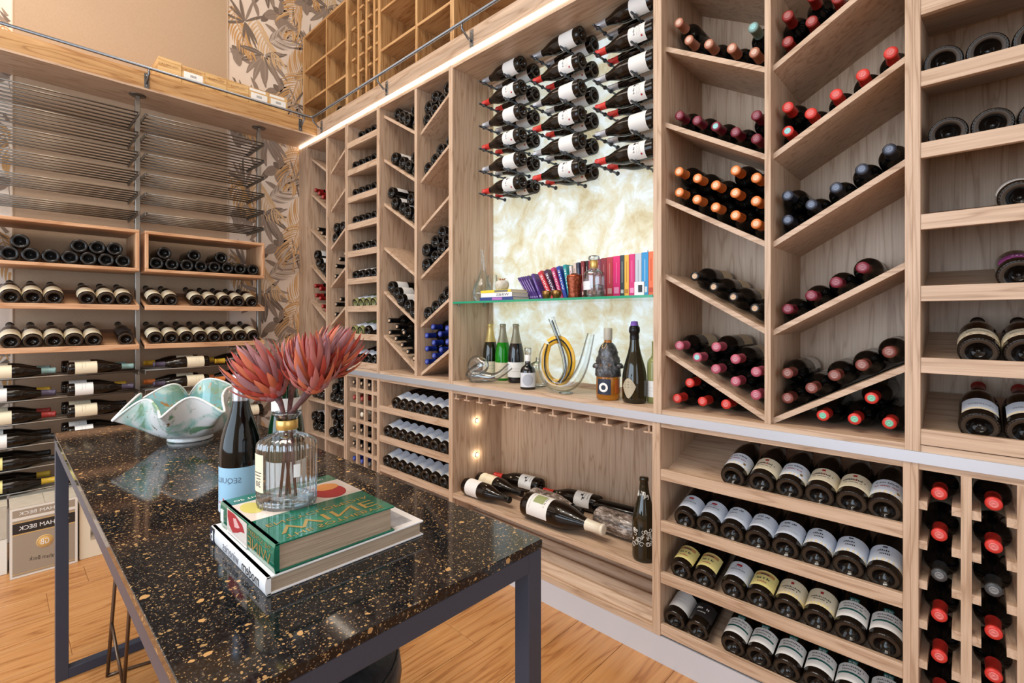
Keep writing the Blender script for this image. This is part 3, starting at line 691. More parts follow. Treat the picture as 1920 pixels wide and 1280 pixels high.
capout([(-.324, .960), (-.246, .960), (-.206, 1.025), (-.166, .960)], 'red', '# red and green capped bottle on the cabinet floor under the lowest rising shelf', 'red and green capped bottles', seals={0: 'green', 1: 'green', 2: 'green', 3: 'green'})
# --- middle herringbone cabinet: mostly bases towards the room
def baseout(pts, label, group, kind='bordeaux', glass=GLASS, lab='white', yb=1.70, cap='black', seg=20, face=None, dy=.012, theta=0):
    order = sorted(range(len(pts)), key=lambda i: (round(pts[i][0], 2), -pts[i][1]))
    for n, i in enumerate(order):
        x, z = pts[i]
        bottle('wine_bottle', kind, (x, yb + random.uniform(-dy, dy), z), (0, math.cos(theta), math.sin(theta)), face or (random.uniform(-.4, .4), 0, 1), lab_n(n, len(pts), label), group, glass, cap, lab, None, seg, prints=False)
baseout([(-2.602, 2.522), (-2.533, 2.482), (-2.468, 2.445), (-2.402, 2.407), (-2.403, 2.482)], '# upturned bottle base from the left on the top falling shelf beside the niche', 'bottles on the top falling shelf')
baseout([(-2.601, 2.243), (-2.537, 2.206), (-2.472, 2.168), (-2.406, 2.13), (-2.407, 2.205)], '# bottle base from the left on the second falling shelf', 'bottles on the second falling shelf')
baseout([(-2.648, 2.038), (-2.604, 1.966), (-2.535, 1.926), (-2.47, 1.889), (-2.406, 1.851), (-2.457, 1.97)], '# bottle base from the left on the third falling shelf', 'bottles on the third falling shelf')
baseout([(-2.652, 1.448), (-2.589, 1.408), (-2.528, 1.364), (-2.462, 1.328), (-2.398, 1.29)], '# white-labelled bottle base from the left on the falling shelf above the black necks', 'white-labelled bottles on a falling shelf', face=(.3, 0, 1), yb=1.69)
capout([(-2.668, 1.237), (-2.584, 1.2), (-2.662, 1.163), (-2.597, 1.126), (-2.532, 1.089), (-2.468, 1.051), (-2.403, 1.014), (-2.509, 1.165)], 'black', '# black bottle neck counting from the left on the lowest falling shelf', 'black necks on the lowest falling shelf', seg=18)
baseout([(-2.282, 2.47), (-2.218, 2.432), (-2.218, 2.508), (-2.153, 2.47), (-2.282, 2.395), (-2.095, 2.517)], '# bottle base counting from the divider on the top rising shelf beside the niche', 'bottles on the top rising shelf')
baseout([(-2.282, 2.116), (-2.22, 2.152), (-2.155, 2.19), (-2.090, 2.227)], '# bottle base climbing the second rising shelf', 'bottles on the second rising shelf')
baseout([(-2.282, 1.645), (-2.22, 1.687), (-2.148, 1.73), (-2.222, 1.602), (-2.159, 1.643), (-2.093, 1.678), (-2.282, 1.559)], '# bottle base of the seven piled on the middle rising shelf', 'bottles piled on the middle rising shelf')
baseout([(-2.282, 1.280), (-2.22, 1.316), (-2.155, 1.354), (-2.090, 1.391)], '# bottle base climbing the rising shelf above the blue caps', 'bottles above the blue caps')
capout([(-2.282, 1.152), (-2.227, 1.202), (-2.163, 1.164), (-2.095, 1.196), (-2.218, 1.113), (-2.094, 1.122), (-2.282, 1.076), (-2.153, 1.076), (-2.218, 1.039), (-2.282, 1.001)], 'blue', '# blue-capped bottle counting columns from the divider', 'blue-capped bottles', seg=18)
# --- corner herringbone cabinet
capout([(-3.715, 2.249), (-3.65, 2.212), (-3.585, 2.174), (-3.525, 2.219), (-3.52, 2.137)], 'waxred', '# red-necked bottle on the upper shelf of the corner cabinet', 'red necks, upper corner shelf', seg=14)
capout([(-3.658, 1.938), (-3.593, 1.9), (-3.528, 1.863)], 'black', '# black-necked bottle on the middle falling corner shelf', 'black necks, middle corner shelf', seg=14)
baseout([(-3.714, 1.746), (-3.664, 1.681), (-3.592, 1.636), (-3.529, 1.587)], '# bottle base on the falling corner shelf under the black necks', 'bases, falling corner shelf', seg=14)
capout([(-3.715, 1.505), (-3.624, 1.479), (-3.705, 1.43), (-3.635, 1.405), (-3.594, 1.343), (-3.525, 1.312)], 'waxred', '# red-necked bottle on the lower shelf of the corner cabinet', 'red necks, lower corner shelf', seg=14)
baseout([(-3.377, 1.913), (-3.295, 1.912), (-3.383, 1.838)], '# bottle base on the rising corner shelf', 'bases, rising corner shelf', seg=14)
capout([(-3.239, 1.712), (-3.31, 1.679), (-3.369, 1.633), (-3.383, 1.559)], 'black', '# black neck on the rising corner shelf', 'black necks, rising corner shelf', seg=14)
capout([(-3.305, 1.389), (-3.371, 1.354), (-3.383, 1.28)], 'black', '# black neck on the lower rising corner shelf', 'black necks, lower rising corner shelf', seg=14)
# --- low cubes in the corner
for nm, pts in (('top left', [(-3.712, .675), (-3.655, .761 - .02), (-3.632, .675), (-3.555, .675)]), ('top right', [(-3.32, .807), (-3.378, .742), (-3.288, .745), (-3.41, .675), (-3.334, .675), (-3.258, .675)]),
                ('middle left', [(-3.705, .494), (-3.623, .500), (-3.716, .419), (-3.640, .419), (-3.562, .419)]), ('middle right', [(-3.41, .545), (-3.327, .551), (-3.251, .563), (-3.364, .484), (-3.278, .492), (-3.41, .419), (-3.322, .419), (-3.246, .419)]), ('bottom left', [(-3.60, .155), (-3.52, .155)])):
    baseout(pts, '# bottle base in the %s cube of the low corner cabinet' % nm, 'bottles in the %s cube' % nm, yb=1.69, seg=14)
# --- nine lipped shelves
def sloped(xs, z, th, label, group, kind='burgundy', glass=GLASSB, styles=None, cap='black', seg=20, y0=D + .022, prints=True, k=1.0, caps=None):
    r = max(p[0] for p in shape(kind)) * k
    for n, x in enumerate(xs):
        b = (x, y0 - math.sin(th) * r + .012, z + .015 + math.cos(th) * r + .012 * math.tan(th))
        st = styles[n] if isinstance(styles, (list, tuple)) else styles
        gl = glass[n] if isinstance(glass, (list, tuple)) else glass
        bottle('wine_bottle', kind, b, (0, math.cos(th), math.sin(th)), (random.uniform(-.06, .06), 0, 1), lab_n(n, len(xs), label), group, gl, caps[n] if caps else cap, st, None, seg, k, prints=prints)
RX = [-3.056, -2.977, -2.898, -2.819]
for k in range(9):
    xs = RX[1:] if k == 8 else RX
    nmk = ORD[8 - k]
    gl, st = GLASS, 'white'
    if k == 2: gl, st = GLASSW, 'bluish'
    if k == 1: gl, st = [GLASSW, GLASSW, GLASSB, GLASS], 'bluish'
    if k == 0: st = 'bluish'
    if k == 1: xs = [-3.07, -2.985, -2.90]
    sloped(xs, Z2[k], TH, '# bottle from the left on the %s lipped shelf from the top' % nmk, 'bottles on narrow shelf %s' % nmk, 'bordeaux', gl, st, seg=16, prints=False)
# --- sloped shelves of identical bottles
for xs, z, nm in (([-2.569, -2.486, -2.409, -2.328, -2.251, -2.171, -2.091], ZL[3], 'top'), ([-2.66, -2.58, -2.50, -2.42, -2.34, -2.26, -2.18, -2.10], ZL[2], 'middle'), ([-2.668, -2.587, -2.506, -2.425, -2.344, -2.262, -2.180, -2.098], ZL[1], 'lower')):
    sloped([x for x in xs if x > -2.669], z, TL, '# white-labelled bottle from the left on the %s of three sloped shelves' % nm, 'identical bottles, %s sloped shelf' % nm, styles='estate', seg=20)
# --- assorted burgundies
GB = [GLASSB] * 8
sloped([-.577, -.489, -.409, -.329, -.250, -.175], ZL[3], TL, '# bottle from the left on the top sloped shelf, right of the serving niche', 'burgundies, top shelf', styles=['script', 'crest', 'script', 'crest', 'crest', 'script'], seg=28, cap='dred')
sloped([-.741, -.660, -.580, -.500, -.420, -.339, -.258, -.177], ZL[2], TL, '# bottle from the left on the second sloped shelf, right of the serving niche', 'burgundies, second shelf', styles=['morgon', 'morgon', 'pencil', 'pencil', 'pencil', 'fleurie', 'fleurie', 'fleurie'], seg=28)
sloped([-.755, -.673, -.576, -.495, -.415, -.334, -.254, -.174], ZL[1], TL, '# bottle from the left on the third sloped shelf, right of the serving niche', 'burgundies, third shelf', styles=['house', 'house', 'morgon', 'house', 'creme', 'creme', 'pinot', 'pinot'], seg=28)
sloped([-.778, -.694, -.576, -.496, -.416, -.335, -.255, -.174], ZL[0], TL, '# bottle from the left on the lowest sloped shelf, right of the serving niche', 'burgundies, lowest shelf', styles=['white', 'darklab', 'pinot', 'pinot', 'pinot', 'pinot', 'pinot', 'pinot'], seg=28)
# --- shelf cabinet at the right edge
sloped([.014, .096, .178], Z2[0], TH, '# pale-labelled red-capped bottle on the lowest shelf at the right edge', 'red-capped bottles at the right edge', styles='mull', caps=['dred'] * 3, seg=32)
sloped([.012, .094, .176], Z2[1], TH, '# cream-banded bottle on the second lowest shelf at the right edge', 'cream-banded bottles', styles='creation', seg=32)
sloped([.082, .164], Z2[2], TH, '# violet-labelled bottle at the right edge', 'violet-labelled bottles', styles='violet', seg=32)
sloped([.084, .166], Z2[3], TH, '# white-labelled bottle alone on its shelf at the right edge', 'white-labelled bottles at the right edge', styles='white', seg=32, prints=False)
sloped([-.045, .037, .119], Z2[4], TH, '# bottle base from the left on the shelf above the single bottles at right', 'bases at the right edge', seg=32, styles=None)
sloped([-.054, .028, .110], Z2[5], TH, '# bottle base from the left on the high shelf at the right edge', 'bases on the high shelf at the right edge', seg=32, styles=None)
# --- lattice racks
def lattice(pts, label, group, seg=24, lab=None, ycap=1.668):
    for n, (x, z, cap) in enumerate(pts):
        bottle('wine_bottle', 'bordeaux', (x, ycap + .30, z), (0, -1, 0), (.1, 0, 1), lab_n(n, len(pts), label), group, GLASS, cap, lab if n % 3 != 2 else None, 'self', seg)
lattice([(-.061, .798, 'red'), (-.061, .692, 'red'), (-.061, .588, 'grey'), (-.061, .484, 'red'), (-.061, .379, 'red'), (-.061, .275, 'red')], '# bottle neck down the left column of the lattice at the right edge', 'lattice necks, left column', lab='creamlong')
lattice([(.039, .798, 'red'), (.039, .694, 'red'), (.039, .588, 'grey'), (.039, .484, 'red'), (.039, .379, 'red'), (.039, .275, 'red')], '# bottle neck down the right column of the lattice at the right edge', 'lattice necks, right column', lab='creamlong')
for col, xx, caps in (('first', -3.048, ['black', 'dred', None, 'black', 'black', 'blue']), ('second', -2.946, ['black', 'dred', 'white', 'black', 'black', 'blue']), ('third', -2.8465, ['black', None, None, None, 'black', 'grey'])):
    lattice([(xx, .819 - .1035 * i, c) for i, c in enumerate(caps) if c], '# bottle neck in the %s column of the low lattice rack' % col, 'lattice necks, %s column' % col, 14, ycap=1.662)
# --- bottles in the gallery cubes
baseout([(-3.60, 2.694 + .0), (-3.525, 2.694)], '# bottle base in the lowest left gallery cube', 'gallery cube bottles', yb=1.70, seg=14)
baseout([(-3.39, 2.695), (-3.30, 2.695), (-3.345, 2.757)], '# bottle base in the lowest second gallery cube', 'gallery cube bottles, second cube', yb=1.70, seg=14)
# --- bottles on the onyx pegs
for ci, bx_ in enumerate(BASEX):
    for k in range(6):
        zc = 2.523 - .1185 * k; red = k % 2 == 1
        for yy, nm in ((1.80, 'front'), (1.90, 'rear')):
            bottle('wine_bottle', 'burgundy', (bx_, yy, zc), (-1, 0, 0), (0, -1, .25), '%s %s bottle down the %s peg column, %s capsule' % (ORD[k], nm, ('left', 'middle', 'right')[ci], 'red' if red else 'silver'), 'pegged %s bottles' % nm,
                   GLASSB, 'red' if red else 'silver', 'goblet' if red else 'plain', None, 28, .955)

# ------------------------------------------------------------------ wire rack on the left wall
rk = thing('wire_wine_rack', (-3.70, .588, 0), 'floor to ledge metal wine rack of rods and oak trays on the left wall', 'wine rack')
RKL = rk.location
BAYS = [(-.095, .574), (.600, 1.270)]
for y in (-.107, .588, 1.283):
    box('post', -3.714, -3.686, y - .0125, y + .0125, 0, 2.58, steel, rk, .002); box('post_sleeve', -3.709, -3.691, y - .009, y + .009, 2.58, 2.606, steel, rk)
    link('post_flange', lathe('post_flange', [(0, 0), (.042, .002), (.044, .006), (0, .006)], rodm, 20), rk, Vector((-3.70, y, 2.606)) - RKL)
rod_me = tube_me('rod', [(0, -.334, 0), (0, .334, 0)], .0046, rodm, 8)
brk_vs, brk_fs = bevbox(.173, .003, .011, .0008); brk_me = mesh('bracket', brk_vs, brk_fs, rodm)
for k in range(6):
    z = 2.459 - .1168 * k
    for a, b in BAYS:
        for i in range(6): link('rod', rod_me, rk, Vector((-3.556 - .0655 * i, (a + b) / 2, z)) - RKL)
        for y in (a + .003, b - .003): link('bracket', brk_me, rk, Vector((-3.722, y, z - .006)) - RKL)
ZT = [.943 - .1172 * k for k in range(6)]
for z in ZT:
    for a, b in BAYS:
        for x in (-3.553, -3.613, -3.70 - .017, -3.777): link('rod', rod_me, rk, Vector((x, (a + b) / 2, z)) - RKL)
        for y in (a + .003, b - .003): link('bracket', brk_me, rk, Vector((-3.722, y, z - .012)) - RKL)
for bi, (a, b) in enumerate(BAYS):
    # open oak box tray
    for nm, arg, ax in (('tray_top', (-3.86, -3.55, a, b, 1.752, 1.770), 'y'), ('tray_bottom', (-3.86, -3.55, a, b, 1.527, 1.545), 'y'), ('tray_side', (-3.86, -3.55, a, a + .018, 1.545, 1.752), 'z'), ('tray_side', (-3.86, -3.55, b - .018, b, 1.545, 1.752), 'z')):
        box(nm, *arg, BEECH[ax], rk, .002)
    for zl in (1.301, 1.070):
        # sloping display tray: board rises to the back
        th = R(17); c, s = math.cos(th), math.sin(th)
        poly = [(-3.57, zl + .004), (-3.57 - .26 * c, zl + .004 + .26 * s), (-3.57 - .26 * c, zl + .018 + .26 * s), (-3.57, zl + .018)]
        n = 4; cx = sum(p[0] for p in poly) / 4; cz = sum(p[1] for p in poly) / 4; h = (b - a) / 2
        vs = [(x - cx, -h, z - cz) for x, z in poly] + [(x - cx, h, z - cz) for x, z in poly]
        link('display_board', mesh('display_board', vs, [(3, 2, 1, 0), (4, 5, 6, 7)] + [(i, (i + 1) % 4, (i + 1) % 4 + 4, i + 4) for i in range(4)], BEECH['y']), rk, Vector((cx, (a + b) / 2, cz)) - RKL)
        box('display_lip', -3.57, -3.55, a, b, zl, zl + .029, BEECH['y'], rk, .0015)
        box('display_stop', -3.835, -3.815, a, b, zl + .085, zl + .115, mat('dark_oak', (120, 86, 60), .6), rk)
        for y in (a, b - .012):
            poly = [(-3.57, zl + .002), (-3.80, zl + .075), (-3.80, zl + .10), (-3.57, zl + .029)]
            vs = [(x + 3.685, -.006, z - zl) for x, z in poly] + [(x + 3.685, .006, z - zl) for x, z in poly]
            link('display_cheek', mesh('display_cheek', vs, [(3, 2, 1, 0), (4, 5, 6, 7)] + [(i, (i + 1) % 4, (i + 1) % 4 + 4, i + 4) for i in range(4)], BEECH['x']), rk, Vector((-3.685, y + .006, zl)) - RKL)
def leftbase(ys, z, label, group, th=0.0, x=-3.565, lab=None, kind='bordeaux', seg=20, glass=GLASS, labs=None):
    for n, y in enumerate(ys):
        bottle('wine_bottle', kind, (x, y, z), (-math.cos(th), 0, math.sin(th)), (.0, 0, 1), lab_n(n, len(ys), label), group, glass, 'black', labs[n] if labs else lab, None, seg, prints=False)
ybl = [.043, .120, .197, .273, .349, .425, .501]; ybr = [.659, .738, .816, .893, .969, 1.045, 1.121, 1.201]
leftbase(ybl, 1.583, '# bottle base along the floor of the left oak tray', 'left tray, lower row')
leftbase([.0815, .311, .387, .463], 1.649, '# bottle base along the upper layer of the left oak tray', 'left tray, upper row')
leftbase(ybr, 1.583, '# bottle base along the floor of the right oak tray', 'right tray, lower row')
leftbase([.6985, .8545, 1.007], 1.648, '# bottle base along the upper layer of the right oak tray', 'right tray, upper row')
TD = R(17)
def lz(zl): return zl + .018 + .0395 * math.cos(TD) + .004
for zl, nm, yl, yr in ((1.301, 'upper', [.047, .128, .210, .344, .427, .508], [.655, .735, .873, .953, 1.033, 1.113, 1.196]), (1.070, 'lower', [.047, .128, .210, .291, .372, .515], [.656, .736, .816, .893, .971, 1.049, 1.128, 1.206])):
    leftbase(yl, lz(zl), '# cream-labelled bottle on the %s sloping tray of the left bay' % nm, '%s sloping tray, left bay' % nm, TD, -3.572 + .0395 * math.sin(TD) * -1 + .01, 'cream', 'burgundy', 24, GLASSB, labs=(['cream'] * 5 + ['darklab']) if nm == 'lower' else None)
    leftbase(yr, lz(zl), '# cream-labelled bottle on the %s sloping tray of the right bay' % nm, '%s sloping tray, right bay' % nm, TD, -3.572 + .0395 * math.sin(TD) * -1 + .01, 'cream', 'burgundy', 24, GLASSB)
def lying(y, z, d, x, cap, lab, label, group):
    bottle('wine_bottle', 'burgundy', (x, y, z), (0, d, 0), (.8, 0, .6), label, group, GLASSB, cap, lab, None, 22, .98)
capsL = [('teal', 'teal'), ('purple', 'purple'), ('dred', 'black'), ('black', 'black'), ('black', 'grey'), ('yellow', 'black')]
for k in range(6):
    z = ZT[k] + .0296
    for dep, xx in (('front', -3.583), ('rear', -3.747)):
        for j, y0 in enumerate((-.072, .262)):
            cp = capsL[k][j] if dep == 'front' else ('yellow' if k in (1, 5) else capsL[k][j])
            lying(y0 + (.0 if dep == 'front' else -.012), z, 1, xx, cp, ('creamlong', 'white')[k % 2] if k < 4 else 'yellow', '%s %s bottle lying on wire tier %s of the left bay' % (dep, ('first', 'second')[j], ORD[k]), 'lying bottles, left bay')
for k in range(4):
    z = ZT[k] + .0296
    for dep, xx in (('front', -3.583), ('rear', -3.747)):
        for j, y0 in enumerate((.935, 1.262)):
            cp = ('purple' if (dep == 'front' and j == 0) else ('yellow', 'orange', 'black', 'dred')[k])
            lying(y0 - (.0 if dep == 'front' else .020), z, -1, xx, cp, 'creamlong', '%s %s bottle lying on wire tier %s of the right bay' % (dep, ('first', 'second')[j], ORD[k]), 'lying bottles, right bay')

# cartons on the floor under the rack
card = noise_tint(mat('carton_board', (186, 176, 160), .8), 30, (190, 180, 165), (178, 167, 150)); cardw = mat('carton_white', (222, 216, 206), .7); taupe = mat('carton_taupe', (158, 143, 124), .7); bandk = mat('carton_black', (44, 38, 34), .6); cgold = mat('carton_gold', (214, 170, 96), .5)
def carton(x1, dx, y0, y1, z0, z1, m, label):
    c = thing('wine_carton', (x1 - dx / 2, (y0 + y1) / 2, z0), label, 'carton', 'cartons under the wire rack')
    box('box_body', x1 - dx, x1, y0, y1, z0, z1 - .004, m, c, .002); box('top_flap', x1 - dx, x1, y0, (y0 + y1) / 2 - .001, z1 - .004, z1, m, c); box('top_flap', x1 - dx, x1, (y0 + y1) / 2 + .001, y1, z1 - .004, z1, m, c)
    return c
c1 = carton(-3.338, .20, .041, .284, 0, .339, card, 'printed taupe and black champagne carton standing on the floor under the rack')
def cprint(nm, y0, y1, z0, z1, m, d=.0006): return box(nm, -3.338, -3.338 + d, y0, y1, z0, z1, m, c1)
cprint('white_border', .041, .284, .001, .336, cardw, .0004); cprint('lid_print', .050, .274, .290, .326, taupe); cprint('front_print', .050, .274, .010, .276, taupe); cprint('black_band', .050, .274, .212, .262, bandk, .0010)
cprint('gold_line', .050, .274, .206, .210, cgold, .0010); cprint('gold_line', .050, .274, .264, .267, cgold, .0010); cprint('gold_line', .050, .274, .018, .020, cgold, .0010)
for z, hh in ((.308, .016), (.237, .020)): flat_text('lettering', 'GRAHAM BECK', white, c1, (.10 + .0016, -.001, z), (0, -1, 0), (0, 0, 1), width=.18, ysq=hh)
link('medallion', lathe('medallion', [(0, .001), (.030, .001), (.031, 0)], cgold, 28), c1, (.1008, .0, .150), frame_rot((1, 0, 0), (0, 0, 1)))
link('medallion_ring', lathe('medallion_ring', [(.025, .0013), (.027, .0013)], taupe, 28), c1, (.1010, .0, .150), frame_rot((1, 0, 0), (0, 0, 1)))
flat_text('monogram', 'GB', white, c1, (.1028, 0, .150), (0, -1, 0), (0, 0, 1), width=.032, ysq=.028)
flat_text('signature', 'Graham Beck', bandk, c1, (.1008, .0, .074), (0, -1, .12), (0, 0, 1), width=.11, ysq=.020)
c2 = carton(-3.352, .26, .292, .56, 0, .293, mat('carton_cream', (226, 214, 190), .75), 'cream carton with a faded sketch beside the printed champagne carton')
box('sketch_print', -3.352, -3.3513, .335, .50, .09, .20, noise_tint(mat('sketch', (150, 138, 120), .8), 22, (90, 80, 70), (206, 192, 168)), c2)
c3 = carton(-3.430, .2, -.24, .034, 0, .172, cardw, 'pale carton at the bottom of the stack at the left edge')
c4 = carton(-3.430, .2, -.24, .034, .173, .335, card, 'grey carton on top of the pale carton at the left edge')
c5 = carton(-3.56, .24, .045, .30, 0, .345, card, 'plain carton standing behind the printed champagne carton')

# ------------------------------------------------------------------ table
stone = mat('speckled_stone', (20, 20, 22), .07, spec=.55)
t = NT(stone); tc = t.n('ShaderNodeTexCoord')
col = None
dn = t.n('ShaderNodeTexNoise', i_Scale=60.0, i_Detail=2.0); t.l(tc.outputs['Object'], dn.inputs[0])
dv_ = t.n('ShaderNodeVectorMath', operation='MULTIPLY_ADD'); t.l(dn.outputs['Color'], dv_.inputs[0]); dv_.inputs[1].default_value = (.012, .012, .012); t.l(tc.outputs['Object'], dv_.inputs[2])
base = t.n('ShaderNodeTexNoise', i_Scale=220.0, i_Detail=3.0); t.l(tc.outputs['Object'], base.inputs[0])
cur = t.ramp(base.outputs[0], [(.42, srgb(12, 13, 16)), (.62, srgb(30, 31, 34)), (.76, srgb(74, 72, 68))]).outputs[0]
for scl, thr, prob, cA in ((420, .30, .40, (138, 112, 82)), (190, .30, .34, (158, 126, 84)), (75, .26, .16, (182, 142, 92))):
    v = t.n('ShaderNodeTexVoronoi', feature='F1', i_Scale=float(scl), i_Randomness=1.0); t.l(dv_.outputs[0], v.inputs[0])
    sep = t.n('ShaderNodeSeparateColor'); t.l(v.outputs['Color'], sep.inputs[0])
    a1 = t.n('ShaderNodeMath', operation='LESS_THAN'); t.l(sep.outputs[0], a1.inputs[0]); a1.inputs[1].default_value = prob
    sz = t.n('ShaderNodeMath', operation='MULTIPLY'); t.l(sep.outputs[1], sz.inputs[0]); sz.inputs[1].default_value = thr * 1.6
    a2 = t.n('ShaderNodeMath', operation='LESS_THAN'); t.l(v.outputs['Distance'], a2.inputs[0]); t.l(sz.outputs[0], a2.inputs[1])
    a3 = t.n('ShaderNodeMath', operation='MULTIPLY'); t.l(a1.outputs[0], a3.inputs[0]); t.l(a2.outputs[0], a3.inputs[1])
    cur = t.mix(a3.outputs[0], cur, srgb(*cA))
t.l(cur, t.b.inputs['Base Color'])
TX0, TX1, TY0, TY1, TZ = -2.315, -.563, .135, .676, .853
tb = thing('tasting_table', ((TX0 + TX1) / 2, (TY0 + TY1) / 2, 0), 'long tasting table with speckled black stone top on a dark steel frame', 'table')
box('stone_top', TX0, TX1, TY0, TY1, .8365, TZ, stone, tb, .001)
w = .034
for x0 in (TX0 + .001, TX1 - w - .001):
    for y0 in (TY0 + .002, TY1 - w - .002): box('leg', x0, x0 + w, y0, y0 + w, 0, .8365, tablem, tb, .001)
    box('end_bar', x0, x0 + w, TY0 + .002 + w, TY1 - w - .002, .803, .8365, tablem, tb, .001); box('foot_bar', x0, x0 + w, TY0 + .002 + w, TY1 - w - .002, 0, .034, tablem, tb, .001)
for y0 in (TY0 + .002, TY1 - w - .002): box('long_bar', TX0 + w + .001, TX1 - w - .001, y0, y0 + w, .803, .8365, tablem, tb, .001)

# stools under the table
def wrot(o): return o
bronze = mat('bronze_wire', (104, 88, 76), .3, .9)
s1 = thing('wire_stool', (-2.08, .40, 0), 'low stool with thin bronze wire legs tucked under the far end of the table', 'stool')
S0 = s1.location
for (fx, fy, txx, tyy) in ((-2.19, .264, -2.16, .300), (-2.055, .290, -2.02, .318), (-2.19, .52, -2.16, .49), (-2.03, .52, -2.02, .49)):
    world_me('leg', tube_me('leg', [(fx, fy, .003), ((fx * 2 + txx) / 3, (fy * 2 + tyy) / 3, .21), (txx, tyy, .62)], .0055, bronze, 8), s1)
world_me('foot_wire', tube_me('foot_wire', [(-2.19, .264, .006), (-2.185, .30, .006), (-2.165, .38, .006), (-2.185, .48, .006), (-2.19, .52, .006)], .0055, bronze, 8), s1)
world_me('brace', tube_me('brace', [(-2.18, .274, .19), (-2.06, .290, .02)], .005, bronze, 8), s1); world_me('brace', tube_me('brace', [(-2.18, .51, .19), (-2.04, .52, .02)], .005, bronze, 8), s1)
link('seat', lathe('seat', [(0, .62), (.12, .62), (.135, .63), (.14, .65), (.13, .67), (.10, .68), (0, .682)], blackm, 28), s1, (0, 0, 0))
leather = noise_tint(mat('black_leather', (30, 32, 36), .38), 90, (24, 26, 30), (40, 42, 46), .25)
s2 = thing('leather_stool', (-.905, .405, 0), 'round black leather stool under the near end of the table', 'stool')
link('cushion', lathe('cushion', [(0, .50), (.12, .50), (.150, .51), (.164, .535), (.168, .565), (.164, .595), (.150, .618), (.10, .634), (0, .640)], leather, 40), s2)
link('piping', tube_me('piping', [(.160 * math.cos(a / 20 * math.pi), .160 * math.sin(a / 20 * math.pi), .602) for a in range(40)], .0028, leather, 6, True), s2)
link('pedestal', lathe('pedestal', [(0, .5), (.03, .5), (.022, .45), (.022, .06), (.06, .03), (.16, .012), (.165, 0), (0, 0)], tablem, 28), s2)

# books on the table
def fbook(name, x0, x1, y0, y1, z0, z1, covm, pagem, label, th=.003, over=.003):
    b = thing(name, ((x0 + x1) / 2, (y0 + y1) / 2, z0), label, 'book')
    box('back_cover', x0, x1, y0 + .002, y1, z0, z0 + th, covm, b, .0006); box('front_cover', x0, x1, y0 + .002, y1, z1 - th, z1, covm, b, .0006)
    box('page_block', x0 + over, x1 - over, y0 + .004, y1 - over * 2, z0 + th, z1 - th, pagem, b)
    n = 8; pr = [(y0 + .0022 - .0022 * math.sin(math.pi * i / n) ** .5, z0 + (z1 - z0) * i / n) for i in range(n + 1)] + [(y0 + .008, z1), (y0 + .008, z0)]
    prism_x('spine', pr, x0, x1, covm, b)
    return b
pagem = noise_tint(mat('page_edges', (176, 156, 134), .8), 12, (186, 168, 146), (150, 130, 110), 0, (1, 1, 60))
bookw = mat('jacket_white', (236, 236, 238), .25, coat=.4); green = noise_tint(mat('jacket_green', (14, 100, 78), .12, coat=.6), 18, (8, 86, 66), (26, 122, 96))
BX0, BX1 = -.989, -.731
b1 = fbook('large_book', BX0, BX1, .262, .537, TZ + .0005, TZ + .027, bookw, pagem, 'thick white book lying flat at the bottom of the pair on the table')
flat_text('spine_title', 'modern', blackm, b1, (BX1 - .060 - b1.location.x, .2615 - b1.location.y, .0135), (-1, 0, 0), (0, 0, 1), width=.072, ysq=.0165)
flat_text('spine_title', 'wineries', mat('print_grey', (120, 122, 128), .6), b1, (BX1 - .150 - b1.location.x, .2615 - b1.location.y, .0135), (-1, 0, 0), (0, 0, 1), width=.078, ysq=.0155)
box('spine_block', BX0, BX0 + .022, .2612, .2622, TZ + .001, TZ + .0265, mat('navy_print', (36, 38, 52), .4), b1); flat_text('spine_logo', 'b', white, b1, (BX0 + .011 - b1.location.x, .2609 - b1.location.y, .0135), (-1, 0, 0), (0, 0, 1), width=.013, ysq=.018)
box('cover_photo', -.90, -.745, .455, .522, TZ + .027, TZ + .0273, noise_tint(mat('grey_photo', (150, 152, 160), .3), 14, (120, 122, 132), (206, 208, 212)), b1)
GZ0, GZ1 = TZ + .0276, TZ + .0705
b2 = fbook('encyclopedia', -.977, -.7315, .274, .476, GZ0, GZ1, green, pagem, 'thick green and gold wine encyclopedia lying on the white book')
bl = b2.location
cream = mat('jacket_cream', (226, 214, 204), .14, coat=.5)
def onb(nm, x0, x1, y0, y1, m, d=.0003): return box(nm, x0, x1, y0, y1, GZ1, GZ1 + d, m, b2)
onb('picture_band', -.938, -.842, .281, .4755, cream)
box('spine_picture', -.938, -.842, .2736, .2744, GZ0 + .002, GZ1 - .0015, cream, b2); link('spine_wine', mesh('spine_wine', [(x_ - bl.x, .2733 - bl.y, z_) for x_, z_ in ((-.934, .040), (-.900, .041), (-.862, .034), (-.850, .024), (-.868, .021), (-.886, .014), (-.908, .008), (-.926, .016), (-.934, .028))], [tuple(range(9))], mat('red_wine_print', (170, 40, 48), .3)), b2); link('spine_glass', mesh('spine_glass', [(x_ - bl.x, .2731 - bl.y, z_) for x_, z_ in ((-.905, .033), (-.892, .036), (-.872, .026), (-.884, .022), (-.898, .020))], [tuple(range(5))], mat('pink_print', (222, 170, 166), .3)), b2)
box('spine_mark', -.972, -.958, .2732, .2745, GZ0 + .010, GZ1 - .012, white, b2)
def disc(nm, cx, cy, rx, ry, m, dz, n=28): 
    vs = [(cx + rx * math.cos(2 * math.pi * i / n) - bl.x, cy + ry * math.sin(2 * math.pi * i / n) - bl.y, GZ1 + dz - bl.z) for i in range(n)]
    link(nm, mesh(nm, vs, [tuple(range(n))], m), b2)
